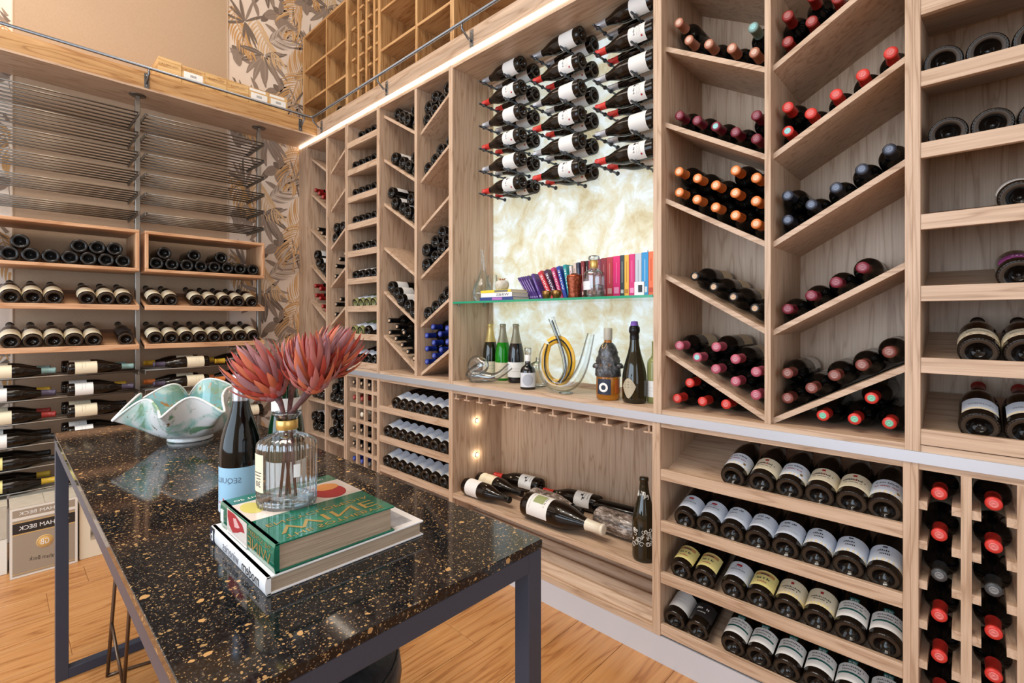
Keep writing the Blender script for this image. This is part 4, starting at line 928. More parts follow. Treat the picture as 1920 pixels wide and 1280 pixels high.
disc('white_wine_picture', -.902, .302, .030, .017, mat('straw_print', (206, 196, 110), .2), .0005); disc('red_wine_picture', -.885, .43, .040, .030, mat('red_wine_print'), .0005); disc('wine_surface_picture', -.908, .437, .020, .022, mat('amber_print', (226, 150, 84), .2), .0007); disc('red_wine_picture', -.880, .345, .03, .014, mat('rose_print', (190, 120, 110), .2), .0005)
for s_, x_, w_, h_ in (("THE SOTHEBY'S", -.745, .165, .012), ('WINE', -.773, .165, .030), ('ENCYCLOPEDIA', -.805, .175, .013)):
    flat_text('cover_title', s_, gold, b2, (x_ - bl.x, .378 - bl.y, GZ1 + .0005 - bl.z), (0, 1, 0), (1, 0, 0), width=w_, ysq=h_)
flat_text('cover_line', 'UPDATED', white, b2, (-.958 - bl.x, .43 - bl.y, GZ1 + .0005 - bl.z), (0, 1, 0), (1, 0, 0), width=.05, ysq=.008); flat_text('cover_line', 'OF THE', white, b2, (-.955 - bl.x, .312 - bl.y, GZ1 + .0005 - bl.z), (0, 1, 0), (1, 0, 0), width=.045, ysq=.009)
flat_text('spine_title', "THE SOTHEBY'S", gold, b2, (-.790 - bl.x, .2738 - bl.y, .033), (-1, 0, 0), (0, 0, 1), width=.095, ysq=.008); flat_text('spine_title', 'WINE', gold, b2, (-.790 - bl.x, .2735 - bl.y, .017), (-1, 0, 0), (0, 0, 1), width=.095, ysq=.018)

# thin clear glass
thin = bpy.data.materials.new('thin_clear_glass'); thin.use_nodes = True; nt = thin.node_tree; nt.nodes.clear()
def thin_setup(m, tint=(.95, .97, .97, 1), base=.06):
    nt = m.node_tree; out = nt.nodes.new('ShaderNodeOutputMaterial'); mx = nt.nodes.new('ShaderNodeMixShader'); tr = nt.nodes.new('ShaderNodeBsdfTransparent'); gl = nt.nodes.new('ShaderNodeBsdfGlossy'); lw = nt.nodes.new('ShaderNodeLayerWeight'); ma = nt.nodes.new('ShaderNodeMath')
    tr.inputs[0].default_value = tint; gl.inputs['Roughness'].default_value = .03; lw.inputs[0].default_value = .28; ma.operation = 'MULTIPLY_ADD'; ma.inputs[1].default_value = .75; ma.inputs[2].default_value = base; ma.use_clamp = True
    nt.links.new(lw.outputs['Fresnel'], ma.inputs[0]); nt.links.new(ma.outputs[0], mx.inputs[0]); nt.links.new(tr.outputs[0], mx.inputs[1]); nt.links.new(gl.outputs[0], mx.inputs[2]); nt.links.new(mx.outputs[0], out.inputs[0])
thin_setup(thin)
thick = bpy.data.materials.new('cut_glass'); thick.use_nodes = True; thick.node_tree.nodes.clear(); thin_setup(thick, (.90, .93, .95, 1), .14)

# bottles standing on the table
vd = Vector((.953, -.300, 0)).normalized(); vl = Vector((-.7268, -.6868, 0))
face = vd * math.cos(R(38)) + vl * math.sin(R(38))
sq = bottle('wine_bottle', 'burgundy', (-1.07, .337, TZ), UP, face, 'red wine bottle with pale blue mountain label behind the books', None, GLASS, None, None, None, 40, .955)
rr = .0404
skyb = mat('label_sky_blue', (150, 190, 214), .5)
lb = link('label', patch(rr, .020, .112, 1.95, skyb, 30), sq)
v, f = bent_text('SEQUILLO', mat('print_slate', (90, 110, 130), .5), rr + .0003, .086, .078, .013); link('lettering', mesh('lettering', v, f, mat('print_slate')), lb)
# snowy mountains printed on the label
vs, fs = [], []; n = 60; mr = random.Random(5)
for i in range(n + 1):
    a = -1.95 + 3.9 * i / n; hgt = .044 + .006 * math.sin(i * .5) + .004 * math.sin(i * 1.3 + 1) + mr.uniform(-.0015, .0015)
    vs += [((rr + .0002) * math.cos(a), (rr + .0002) * math.sin(a), .020), ((rr + .0002) * math.cos(a), (rr + .0002) * math.sin(a), hgt)]
for i in range(n): fs.append((2 * i, 2 * i + 2, 2 * i + 3, 2 * i + 1))
link('mountain_print', mesh('mountain_print', vs, fs, noise_tint(mat('snow_print', (225, 228, 234), .5), 160, (232, 234, 238), (150, 160, 178)), None, True), lb)
vs2 = [(x * 1.0004, y * 1.0004, z - .002 if i % 2 else vs[i + 1][2] - .006) for i, (x, y, z) in enumerate(vs)]
keepf = [fs[i] for i in range(n) if (i * 7) % 5 in (0, 3)]
link('ridge_print', mesh('ridge_print', vs2, keepf, mat('ridge_red', (176, 70, 76), .6), None, True), lb)
cp = link('screw_cap', lathe('screw_cap', [(.0152, .240), (.0158, .241)] + [(.0158 + (.0006 if i % 2 else 0), .243 + .0028 * i) for i in range(12)] + [(.0170, .279), (.0172, .281), (.0172, .297), (.0165, .2985), (0, .299)], mat('cap_silver', (176, 180, 190), .25, .9), 32), sq)
gb = bottle('wine_bottle', 'flute', (-1.028, .410, TZ), UP, (.9, -.3, 0), 'slim green glass bottle hidden behind the vase of proteas', None, mat('dark_green_glass', (14, 44, 22), .05, spec=.6, coat=.3), 'grey', 'plain', None, 28)
link('neck_label', patch(.0285, .206, .236, 3.0, paper_w, 20, name='neck_label'), gb)

# fluted glass flask with dried proteas
fz = GZ1 + .0008
fl = thing('glass_flask', (-.880, .352, fz), 'fluted clear glass flask with gold neck band standing on the green book', 'vase', rot=(0, 0, R(43)))
def flt(j, i): return 1.0 + (.030 * math.cos(i * 2 * math.pi * 30 / 180) if (4 <= j <= 9) else 0)
fprof = [(0, .004), (.047, .004), (.047, 0), (.049, .0), (.0495, .006), (.0495, .02), (.050, .05), (.050, .08), (.050, .100), (.049, .108), (.045, .114), (.034, .120), (.022, .124), (.0170, .127), (.0165, .132), (.0170, .148), (.019, .153), (.0245, .157), (.025, .160), (.022, .161), (.0205, .158), (.015, .150), (.014, .13)]
link('flask', lathe('flask', fprof, thick, 180, flute=flt, sy=.80), fl)
link('base_glass', lathe('base_glass', [(0, .003), (.045, .003), (.046, .014), (0, .016)], thick, 40, sy=.8), fl)
link('neck_band', lathe('neck_band', [(.0172, .131), (.0180, .132), (.0180, .147), (.0172, .148)], gold, 28), fl)
def ovalpatch(nm, a0, a1, z0, z1, m, off=.0016, parent=fl, n=12):
    vs, fs = [], []
    for i in range(n + 1):
        a = a0 + (a1 - a0) * i / n; r = .0505 + off
        vs += [(r * math.cos(a), r * .80 * math.sin(a), z0), (r * math.cos(a), r * .80 * math.sin(a), z1)]
    for i in range(n): fs.append((2 * i, 2 * i + 2, 2 * i + 3, 2 * i + 1))
    return link(nm, mesh(nm, vs, fs, m, None, True), parent)
fa = R(-140)
pl = ovalpatch('paper_label', fa - .30, fa + .42, .030, .094, paper_c)
v, f, tw, thh = text_pts('30')
def flab(s, zc, width, h, m, ang):
    v, f, w, hh = text_pts(s); k = width / w; ky = h / hh; r = .0505 + .0020
    vs = [(r * math.cos(ang - a * k / .045), r * .8 * math.sin(ang - a * k / .045), zc + b * ky) for a, b in v]
    link('lettering', mesh('lettering', vs, f, m), pl)
flab('30', .044, .014, .010, ink, fa + .14); flab('-----------', .063, .020, .0014, ink, fa + .1); flab('---------', .058, .018, .0014, ink, fa + .1); flab('-------', .053, .012, .0014, ink, fa + .15)
ea = R(-52); em = ovalpatch('etched_emblem', ea - .10, ea + .12, .056, .078, mat('etched_white', (226, 228, 230), .6), .0012)
bract_c = [mat('bract_red', (172, 66, 54), .5), mat('bract_rose', (180, 106, 100), .5), mat('bract_rust', (196, 104, 72), .5), mat('bract_mauve', (162, 112, 116), .5)]
stemm = noise_tint(mat('protea_stem', (96, 62, 58), .7), 120, (112, 70, 64), (70, 46, 48), .3)
def bract(L, W, curl, m):
    vs, fs = [], []; n = 6
    for i in range(n + 1):
        t = i / n; w = W * (math.sin(math.pi * (.12 + .88 * t)) ** .75) * (1.0 if t < 1 else 0); z = L * t; out = curl * L * (math.sin(t * 2.2) * .55 - .35 * t * t)
        vs += [(out - .12 * w, -w / 2, z), (out + .16 * w, 0, z), (out - .12 * w, w / 2, z)]
    for i in range(n): fs += [(3 * i, 3 * i + 1, 3 * i + 4, 3 * i + 3), (3 * i + 1, 3 * i + 2, 3 * i + 5, 3 * i + 4)]
    return mesh('bract', vs, fs, m, None, True)
BR = [[bract(L, W, cu, m) for m in bract_c] for L, W, cu in ((.022, .012, .45), (.040, .0125, .42), (.064, .0125, .36), (.084, .0115, .30), (.074, .009, .2))]
def protea(hb, ax, mouth, label, size=1.0, seedv=0):
    pj = random.Random(seedv); hb = Vector(hb); ax = Vector(ax).normalized()
    p = thing('protea', mouth, label, 'flower', 'dried proteas in the glass flask')
    p0 = p.location
    bot = Vector((-.880 + pj.uniform(-.012, .012), .352 + pj.uniform(-.012, .012), fz + .012))
    mo = Vector(mouth)
    def L_(v): return v - p0
    link('stem', tube_me('stem', [L_(bot), L_(bot.lerp(mo, .5)), L_(mo), L_(mo.lerp(hb, .5) + Vector((0, 0, .003))), L_(hb + ax * .012)], .004, stemm, 8, radii=[.0026, .0028, .0036, .0052, .0095]), p)
    fr = frame_rot(ax, (1, 0, 0))
    link('flower_core', lathe('flower_core', [(0, .0), (.012, .004), (.020, .016), (.022, .034), (.018, .052), (.008, .066), (0, .070)], mat('protea_core', (170, 84, 54), .6), 16), p, L_(hb), fr)
    rows = [(0, 9, .009, -.004, 30), (0, 11, .014, .002, 36), (1, 12, .017, .007, 36), (2, 12, .019, .012, 34), (2, 13, .019, .020, 26), (3, 12, .018, .020, 22), (3, 11, .015, .026, 13), (3, 9, .010, .030, 6), (4, 8, .007, .036, 2)]
    for ri, (ty, n, rad, zz, tilt) in enumerate(rows):
        for i in range(n):
            a = 2 * math.pi * (i + .5 * (ri % 2)) / n + pj.uniform(-.12, .12)
            m = Matrix.Rotation(a, 4, 'Z') @ Matrix.Translation((rad, 0, zz)) @ Matrix.Rotation(R(tilt + pj.uniform(-5, 5)), 4, 'Y')
            M = Matrix.Translation(L_(hb)) @ fr.to_4x4() @ m @ Matrix.Scale(size * pj.uniform(.9, 1.08), 4)
            o = link('bract', BR[ty][pj.randrange(4)], p); o.matrix_local = M
    return p
MZ = fz + .158
protea((-.9075, .3463, 1.1109), (-.451, -.426, .80), (-.8844, .3479, MZ), 'dried red protea leaning away from the shelving towards the wire rack', .95, 1)
protea((-.8295, .3788, 1.1249), (.067, -.143, 1.0), (-.8764, .3554, MZ), 'dried rust protea standing upright in the middle of the flask', .88, 2)
protea((-.8748, .4115, 1.1444), (.295, .416, .85), (-.8776, .3611, MZ), 'tallest dried protea leaning towards the onyx niche', .88, 3)
protea((-.9527, .3930, 1.1274), (-.17, .252, 1.0), (-.8855, .3578, MZ), 'small shaded protea behind the other three in the flask', .70, 4)

# ruffled ceramic bowl
glazeo = mat('glaze_white', (226, 226, 222), .12, coat=.5); t = NT(glazeo); tc = t.n('ShaderNodeTexCoord')
def blotch(scale, lo, hi, c, cur, dist=1.0):
    n_ = t.n('ShaderNodeTexNoise', i_Scale=scale, i_Detail=5.0, i_Distortion=dist); t.l(tc.outputs['Object'], n_.inputs[0])
    r_ = t.ramp(n_.outputs[0], [(lo, (0, 0, 0, 1)), (hi, (1, 1, 1, 1))]); return t.mix(r_.outputs[0], cur, srgb(*c))
cur = blotch(9, .54, .66, (150, 196, 186), srgb(230, 230, 228)); cur = blotch(13, .60, .68, (112, 150, 118), cur); cur = blotch(60, .66, .70, (130, 104, 62), cur); t.l(cur, t.b.inputs['Base Color'])
glazei = mat('glaze_turquoise', (120, 180, 180), .1, coat=.6); t = NT(glazei); tc = t.n('ShaderNodeTexCoord')
cur = blotch(8, .42, .62, (136, 152, 112), srgb(122, 176, 182)); cur = blotch(16, .55, .66, (190, 208, 196), cur); cur = blotch(34, .60, .68, (176, 128, 70), cur); t.l(cur, t.b.inputs['Base Color'])
bw = thing('ruffled_bowl', (-1.880, .440, TZ), 'large ruffled ceramic bowl glazed white outside and turquoise inside', 'bowl')
def bowlpt(t_, ph, off):
    amp = t_ ** 2.0
    ruf = math.sin(7 * ph - .0) * .85 + math.sin(4 * ph + 2.0) * .22 + math.sin(11 * ph + .5) * .16
    Rr = .060 + .108 * t_ ** .70 + amp * .031 * ruf
    zz = .012 + .128 * t_ ** 1.30 - amp * (.030 * ruf) + amp * .016 * math.cos(ph - 2.0)
    pa = ph + amp * .11 * math.sin(7 * ph + 1.4)
    return ((Rr + off) * math.cos(pa), (Rr + off) * math.sin(pa), zz + (0 if off >= 0 else .004 * (1 - t_)))
NB, MB = 144, 18
def bowl_surface(off, flip):
    vs = [bowlpt(j / MB, 2 * math.pi * i / NB, off) for j in range(MB + 1) for i in range(NB)]
    fs = []
    for j in range(MB):
        for i in range(NB):
            q = (j * NB + i, j * NB + (i + 1) % NB, (j + 1) * NB + (i + 1) % NB, (j + 1) * NB + i); fs.append(q if not flip else q[::-1])
    return vs, fs
vo, fo = bowl_surface(0, False); link('bowl_outside', mesh('bowl_outside', vo, fo, glazeo, None, True), bw)
vi, fi = bowl_surface(-.0055, True); nb = len(vi); vi.append((0, 0, .016)); fi += [(i, nb, (i + 1) % NB) for i in range(NB)]
link('bowl_inside', mesh('bowl_inside', vi, fi, glazei, None, True), bw)
rim = []
for i in range(NB):
    a = Vector(vo[MB * NB + i]); b = Vector(vi[MB * NB + i]); rim.append((a + b) / 2)
link('rim', tube_me('rim', rim, .0040, glazeo, 6, True), bw)
link('foot', lathe('foot', [(0, 0), (.062, 0), (.066, .003), (.064, .010), (.060, .016), (0, .016)], glazeo, 40), bw)

# ------------------------------------------------------------------ serving niche: lying and standing bottles
SZ = .327
def lie(bx, by, cx, cy, r, kind, k, label, **kw):
    a = Vector((cx - bx, cy - by, 0)).normalized()
    side = Vector((0, -1, 0)) if abs(a.x) > .5 else Vector((1, 0, 0))
    return bottle('wine_bottle', kind, (bx, by, SZ + r * k + .0008), tuple(a), (side.x * .6, side.y * .6, .8), label, 'bottles on the serving shelf', k=k, seg=36, **kw)
lie(-1.940, 1.700, -1.62, 1.708, .04, 'burgundy', 1.06, 'dark bottle with blank pale label lying nearest the puck lights', glass=GLASSB, lab='plain')
lie(-1.955, 1.812, -1.63, 1.812, .04, 'burgundy', 1.06, 'dark bottle with cream label lying just behind the first one', glass=GLASSB, lab='creamlong')
lie(-1.640, 1.955, -1.948, 1.925, .04, 'burgundy', 1.06, 'bottle with a leaping figure label lying at the back, nearer the puck lights', glass=GLASSB, lab='figure', cap='red')
lie(-1.278, 1.955, -1.584, 1.92, .04, 'burgundy', 1.06, 'bottle with a leaping figure label lying at the back, nearer the standing bottle', glass=GLASSB, lab='figure', cap='red')
mg = lie(-1.513, 1.705, -1.072, 1.705, .04, 'burgundy', 1.42, 'large bottle with white capsule and chateau label lying at the front', glass=GLASSB, lab='chateau', cap='white')
lie(-1.09, 1.965, -1.39, 1.930, .0374, 'bordeaux', 1.0, 'dark unlabelled bottle lying at the back behind the standing bottle', lab=None)
wrapm = mat('bubble_wrap', (120, 104, 92), .12, spec=.9, coat=.8); t = NT(wrapm); tc = t.n('ShaderNodeTexCoord')
n_ = t.n('ShaderNodeTexNoise', i_Scale=70.0, i_Detail=6.0, i_Roughness=.7); mpn = t.n('ShaderNodeMapping'); mpn.inputs['Scale'].default_value = (1, 1, .35); t.l(tc.outputs['Object'], mpn.inputs[0]); t.l(mpn.outputs[0], n_.inputs[0])
r_ = t.ramp(n_.outputs[0], [(.40, srgb(40, 34, 30)), (.52, srgb(120, 104, 94)), (.64, srgb(214, 204, 196))]); t.l(r_.outputs[0], t.b.inputs['Base Color'])
bpn = t.n('ShaderNodeBump', i_Strength=.9, i_Distance=.006); t.l(n_.outputs[0], bpn.inputs['Height']); t.l(bpn.outputs[0], t.b.inputs['Normal'])
for (bx, by, cx, cy, k, label) in ((-1.580, 1.822, -1.258, 1.828, 1.0, 'bubble-wrapped bottle lying behind the large white-capped bottle'), (-1.195, 1.815, -.86, 1.815, 1.12, 'bubble-wrapped bottle lying beside the standing bottle')):
    o = bottle('wrapped_bottle', 'burgundy', (bx, by, SZ + .044 * k + .001), (cx - bx, cy - by, 0), (0, -.6, .8), label, 'bottles on the serving shelf', GLASSB, 'black', None, None, 28, k)
    wj2 = random.Random(9)
    nz = lambda j, i: 1.0 + (.035 * math.sin(i * 2.3 + j * 1.7) + .02 * math.sin(i * 5.1 - j * 2.9))
    link('bubble_wrap', lathe('bubble_wrap', [(0, -.002), (.036, -.002), (.0425, .006)] + [(.0432, .02 + .013 * i) for i in range(9)] + [(.042, .15), (.038, .168), (.033, .19), (.027, .210), (.022, .226), (.024, .238)], wrapm, 48, flute=nz), o)
vb = bottle('wine_bottle', 'champagne', (-.918, 1.712, SZ + .0005), UP, (.3, -.9, 0), 'tall dark olive bottle scrawled with white vine tendrils, standing in the niche', 'bottles on the serving shelf', GLASSD, None, None, None, 40, 1.02)
wpaint = mat('white_scrawl', (236, 234, 228), .6); sj = random.Random(21)
def scrawl(zc, zh, ah, n, rfun, nm):
    for q in range(n):
        a0 = sj.uniform(-ah, ah); z0 = zc + sj.uniform(-zh, zh); pts = []
        ph = sj.uniform(0, 6.3); rad = sj.uniform(.004, .010); turns = sj.uniform(.7, 1.6)
        for i in range(14):
            s_ = i / 13 * 2 * math.pi * turns; rr_ = rad * (1 - .5 * i / 13); zz = z0 + rr_ * math.sin(s_ + ph); aa = a0 + rr_ * math.cos(s_ + ph) / .043
            R_ = rfun(zz) + .0004; pts.append((R_ * math.cos(aa), R_ * math.sin(aa), zz))
        link(nm, tube_me(nm, pts, .0008, wpaint, 4), vb)
def rch(z):
    pr = shape('champagne')
    for a, b in zip(pr, pr[1:]):
        if a[1] <= z <= b[1]: return a[0] + (b[0] - a[0]) * (z - a[1]) / max(b[1] - a[1], 1e-6)
    return .043
scrawl(.090, .034, .9, 26, rch, 'vine_scrawl'); scrawl(.247, .008, 1.5, 14, rch, 'neck_scrawl')
link('mouth_ring', lathe('mouth_ring', [(.0150, .290), (.0172, .292), (.0172, .303), (.0155, .306)], GLASSD, 24), vb)

# ------------------------------------------------------------------ onyx niche: things on the ledge
NZ = .9205
ch = [((-1.932, 1.872), 'gold', GLASSD, 'cream', 'champagne bottle with long gold foil in the corner of the onyx niche'), ((-1.832, 1.868), 'champ', GLASSG, 'cream', 'bright green champagne bottle between two dark ones'), ((-1.716, 1.846), 'champ', mat('navy_bottle_glass', (10, 12, 20), .05, spec=.6, coat=.3), 'white', 'dark champagne bottle with dull silver foil behind the small black bottle')]
for (x, y), cp_, gl, lb_, lbl in ch:
    bottle('champagne_bottle', 'champagne', (x, y, NZ), UP, (.70, -.71, 0), lbl, 'champagne bottles in the niche', gl, cp_, lb_, None, 32, .98, cat='champagne')
dp = thing('champagne_bottle', (-.968, 1.728, NZ), 'large black champagne bottle with shield label and purple paper on its cap', 'champagne', None, frame_rot(UP, (.49, -.87, 0)))
dprof = [(0, .02), (.02, .018), (.030, .001), (.040, 0), (.0455, .006), (.0470, .020), (.0475, .075), (.0465, .105), (.042, .135), (.034, .165), (.0255, .195), (.0200, .222), (.0172, .250), (.0160, .268)]
link('glass', lathe('glass', dprof, GLASSD, 40), dp)
link('foil', lathe('foil', [(.0178, .246), (.0182, .256), (.0170, .270), (.0210, .276), (.0205, .288), (.0180, .296), (.0150, .301), (0, .302)], mat('black_foil', (20, 20, 22), .3, .3), 24, flute=lambda j, i: 1 + .05 * math.sin(i * 2.6 + j)), dp)
link('purple_paper', lathe('purple_paper', [(.0215, .284), (.0195, .296), (.0160, .304), (.0120, .320), (0, .322)], mat('purple_paper', (124, 84, 176), .6), 14, flute=lambda j, i: 1 + .10 * math.sin(i * 1.9 + j * 2)), dp, (-.004, 0, -.002))
def curved_shape(nm, r, ang, prof, m, par):
    # prof: [(offset across, z low, z high)...] wrapped on a cylinder
    vs = []
    for yy, za, zb in prof:
        th_ = ang + yy / r; vs += [(r * math.cos(th_), r * math.sin(th_), za), (r * math.cos(th_), r * math.sin(th_), zb)]
    return link(nm, mesh(nm, vs, [(2 * i, 2 * i + 2, 2 * i + 3, 2 * i + 1) for i in range(len(prof) - 1)], m, None, True), par)
shp = []
for i in range(15):
    yy = -.030 + .060 * i / 14; e = abs(yy) / .030
    shp.append((yy, .020 + .046 * e ** 1.6, .092 + .006 * math.cos(yy / .030 * 3.1) - .020 * e ** 3))
shm = curved_shape('shield_label', .0482, -.50, shp, mat('shield_paper', (176, 164, 140), .6), dp)
for zz in (.082, .072, .062): curved_shape('small_print', .0486, -.50, [(-.016, zz, zz + .002), (0, zz + .0004, zz + .0024), (.016, zz, zz + .002)], ink, shm)
sb = bottle('white_wine_bottle', 'bordeaux', (-.905, 1.775, NZ), UP, (.0, -1, 0), 'pale bottle half hidden behind the upright beside the big champagne', None, GLASSW, None, 'white', None, 24, .8)
ap = thing('apothecary_bottle', (-1.515, 1.712, NZ), 'small black bottle with round printed label and white stopper on the ledge', 'bottle', None, frame_rot(UP, (.66, -.75, 0)))
link('glass', lathe('glass', [(0, .002), (.034, .0), (.0368, .004), (.037, .07), (.036, .086), (.030, .100), (.020, .108), (.0135, .114), (.0125, .130), (.0125, .150)], mat('ink_glass', (10, 12, 18), .05, spec=.6, coat=.4), 36), ap)
lb_ = link('label', patch(.0374, .012, .078, 1.2, mat('label_map', (206, 208, 214), .6), 20), ap)
cpf = [(.0268 * math.sin(-math.pi / 2 + math.pi * i / 14), .045 - .0268 * math.cos(-math.pi / 2 + math.pi * i / 14), .045 + .0268 * math.cos(-math.pi / 2 + math.pi * i / 14)) for i in range(15)]
vs = []
for yy, za, zb in cpf: vs += [(.0377 * math.cos(yy / .0377), .0377 * math.sin(yy / .0377), za), (.0377 * math.cos(yy / .0377), .0377 * math.sin(yy / .0377), zb)]
link('label_circle', mesh('label_circle', vs, [(2 * i, 2 * i + 2, 2 * i + 3, 2 * i + 1) for i in range(14)], mat('label_disc', (168, 172, 182), .6), None, True), lb_)
link('neck_wrap', lathe('neck_wrap', [(.0132, .130), (.0138, .132), (.0138, .158), (.0130, .160)], paper_w, 24), ap); link('stopper', lathe('stopper', [(.0130, .160), (.0150, .163), (.0165, .186), (.0155, .192), (0, .193)], thick, 24), ap)
cb_ = thing('clear_bottle', (-1.535, 1.815, NZ), 'squat clear glass bottle behind the small black bottle', 'bottle')
link('glass', lathe('glass', [(0, 0), (.040, 0), (.042, .006), (.042, .10), (.038, .112), (.016, .122), (.014, .14)], thick, 32), cb_); link('label', patch(.0424, .02, .08, .9, paper_c, 12, R(-60)), cb_)
# decanter with a yellow and black glass ribbon
sd = thing('loop_decanter', (-1.300, 1.722, NZ), 'tall looping glass decanter with yellow and black ribbon inside', 'decanter', None, (0, 0, R(18)))
cx0 = 1035; sc_ = .000463
def zp(x, y, d=0.0): return ((x - cx0) * sc_, d, (795 - y) * sc_ + .004)
tube = lambda nm, pts, rad, m, par, seg=20, cap=False: link(nm, tube_me(nm, pts, .01, m, seg, radii=rad, cap=cap), par)
def smooth_path(P, rad, n=8):
    out, ro = [], []
    V_ = [Vector(p) for p in P]
    for i in range(len(V_) - 1):
        p0, p1, p2, p3 = V_[max(i - 1, 0)], V_[i], V_[i + 1], V_[min(i + 2, len(V_) - 1)]
        for k in range(n):
            t_ = k / n; out.append(.5 * ((2 * p1) + (p2 - p0) * t_ + (2 * p0 - 5 * p1 + 4 * p2 - p3) * t_ ** 2 + (3 * p1 - p0 - 3 * p2 + p3) * t_ ** 3)); ro.append(rad[i] + (rad[i + 1] - rad[i]) * t_)
    out.append(V_[-1]); ro.append(rad[-1]); return out, ro
P_, R_ = smooth_path([zp(840, 345), zp(800, 450), zp(805, 600), zp(880, 710), zp(1000, 738), zp(1110, 690), zp(1200, 540), zp(1280, 235)], [.014, .017, .022, .027, .028, .027, .023, .016])
tube('body', P_, R_, thin, sd)
P_, R_ = smooth_path([zp(1000, 705, -.006), zp(1045, 610, -.008), zp(1035, 480, -.008), zp(985, 330, -.006), zp(930, 190, -.004), zp(885, 85)], [.020, .017, .015, .013, .013, .015])
tube('neck', P_, R_, thin, sd)
yel = mat('yellow_glass', (226, 176, 56), .08, coat=.4)
def ribbon(nm, P, w, m, par, dy=0.0):
    vs, fs = [], []
    for i, p in enumerate(P):
        t_ = (P[min(i + 1, len(P) - 1)] - P[max(i - 1, 0)]).normalized(); nrm = Vector((-t_.z, 0, t_.x))
        for sd_ in (-1, 1):
            for e in (-.0015, .0015): q = p + nrm * w * sd_; vs.append((q.x, q.y + dy + e, q.z))
    for i in range(len(P) - 1):
        b = 4 * i; fs += [(b, b + 2, b + 6, b + 4), (b + 1, b + 5, b + 7, b + 3), (b, b + 4, b + 5, b + 1), (b + 2, b + 3, b + 7, b + 6)]
    link(nm, mesh(nm, vs, fs, m, None, True), par)
L1, _ = smooth_path([zp(850, 340), zp(820, 470), zp(830, 610), zp(900, 700), zp(1010, 690), zp(1085, 560), zp(1080, 420), zp(1010, 310), zp(930, 295), zp(860, 330)], [0] * 10)
ribbon('yellow_ribbon', L1, .0175, yel, sd); ribbon('black_ribbon', [p + Vector((0, -.0022, 0)) for p in L1], .0032, blackm, sd)
L2, _ = smooth_path([zp(940, 720, -.006), zp(1020, 640, -.012), zp(1040, 520, -.012), zp(995, 360, -.010), zp(940, 220, -.008), zp(895, 110, -.004)], [0] * 6)
ribbon('neck_ribbon', L2, .0045, blackm, sd)
link('base', lathe('base', [(0, 0), (.030, 0), (.032, .003), (.022, .008), (0, .009)], thick, 24), sd)
# curled snail decanter
sn = thing('snail_decanter', (-1.858, 1.708, NZ), 'low curled glass decanter shaped like a snail at the end of the ledge', 'decanter', None, (0, 0, R(14)))
pts = []; rad = []
for i in range(9):
    a = R(-40 - 38 * i) ; rr_ = .040; pts.append((rr_ * math.cos(a + R(0)) * -1 * -1, .012 * (1 - i / 4), .074 + rr_ * math.sin(a))); rad.append(.012 + .0024 * i if i < 8 else .032)
pts += [(-.030, -.010, .036), (.03, -.004, .032), (.09, 0, .030), (.14, 0, .052), (.19, 0, .090)]; rad += [.034, .030, .022, .017, .018]
P_, R_ = smooth_path(pts, rad, 5); tube('body', P_, R_, thick, sn, 22)
# armoured figure bottle
wa = thing('figure_bottle', (-1.085, 1.722, NZ), 'amber spirit bottle clad in a dark pewter armoured figure', 'bottle', None, frame_rot(UP, (.53, -.85, 0)))
amber = mat('amber_spirit', (190, 120, 40), .05, trans=.6, ior=1.4); pew = noise_tint(mat('pewter', (84, 84, 86), .4, .7), 90, (60, 60, 62), (112, 112, 114), .6)
link('glass', lathe('glass', [(0, .002), (.042, 0), (.047, .006), (.048, .03), (.048, .10), (.046, .13), (.040, .16), (.030, .19), (.020, .215), (.0155, .232), (.0145, .262)], amber, 40), wa)
link('armour', lathe('armour', [(.0505, .094), (.0530, .098), (.0520, .118), (.0500, .135), (.0440, .142), (.0475, .156), (.0440, .170), (.0380, .180), (.0400, .192), (.0360, .205), (.0280, .220), (.0200, .228), (.0168, .230)], pew, 48, flute=lambda j, i: 1 + (.045 * math.sin(i * .785 + j * .9) + .03 * math.sin(i * 2.1 + j * 2.3))), wa)
for sgn in (-1, 1): link('shoulder_plate', lathe('shoulder_plate', [(0, .012), (.012, .010), (.019, .003), (.021, -.006), (.018, -.010)], pew, 16), wa, (.012, sgn * .042, .138), (0, R(0), R(sgn * 20)))
link('helmet_crest', lathe('helmet_crest', [(.022, .196), (.026, .204), (.024, .214), (.017, .226)], pew, 24, flute=lambda j, i: 1 + .06 * (i % 2)), wa, (.004, 0, 0))
link('label', patch(.0486, .024, .086, .62, mat('label_navy', (36, 46, 66), .5), 14, R(-22)), wa); link('label', patch(.0486, .030, .084, .26, mat('label_rust', (190, 96, 40), .5), 8, R(48)), wa)
link('label_ring', lathe('label_ring', [(.010, 0), (.012, .0006), (.018, .0006), (.019, 0)], paper_w, 24), wa, (.0486 * math.cos(R(-22)), .0486 * math.sin(R(-22)), .052), frame_rot((math.cos(R(-22)), math.sin(R(-22)), 0), (0, 0, 1)))
link('neck_cap', lathe('neck_cap', [(.0165, .243), (.0172, .246), (.0176, .286), (.0165, .290), (0, .291)], mat('cap_putty', (176, 170, 156), .5), 24), wa)
link('cord', tube_me('cord', [(.016, -.014, .236), (.024, -.020, .226), (.030, -.024, .214), (.034, -.020, .208), (.034, -.012, .214), (.026, -.004, .228)], .0015, mat('cord_tan', (196, 168, 120), .8), 6), wa)

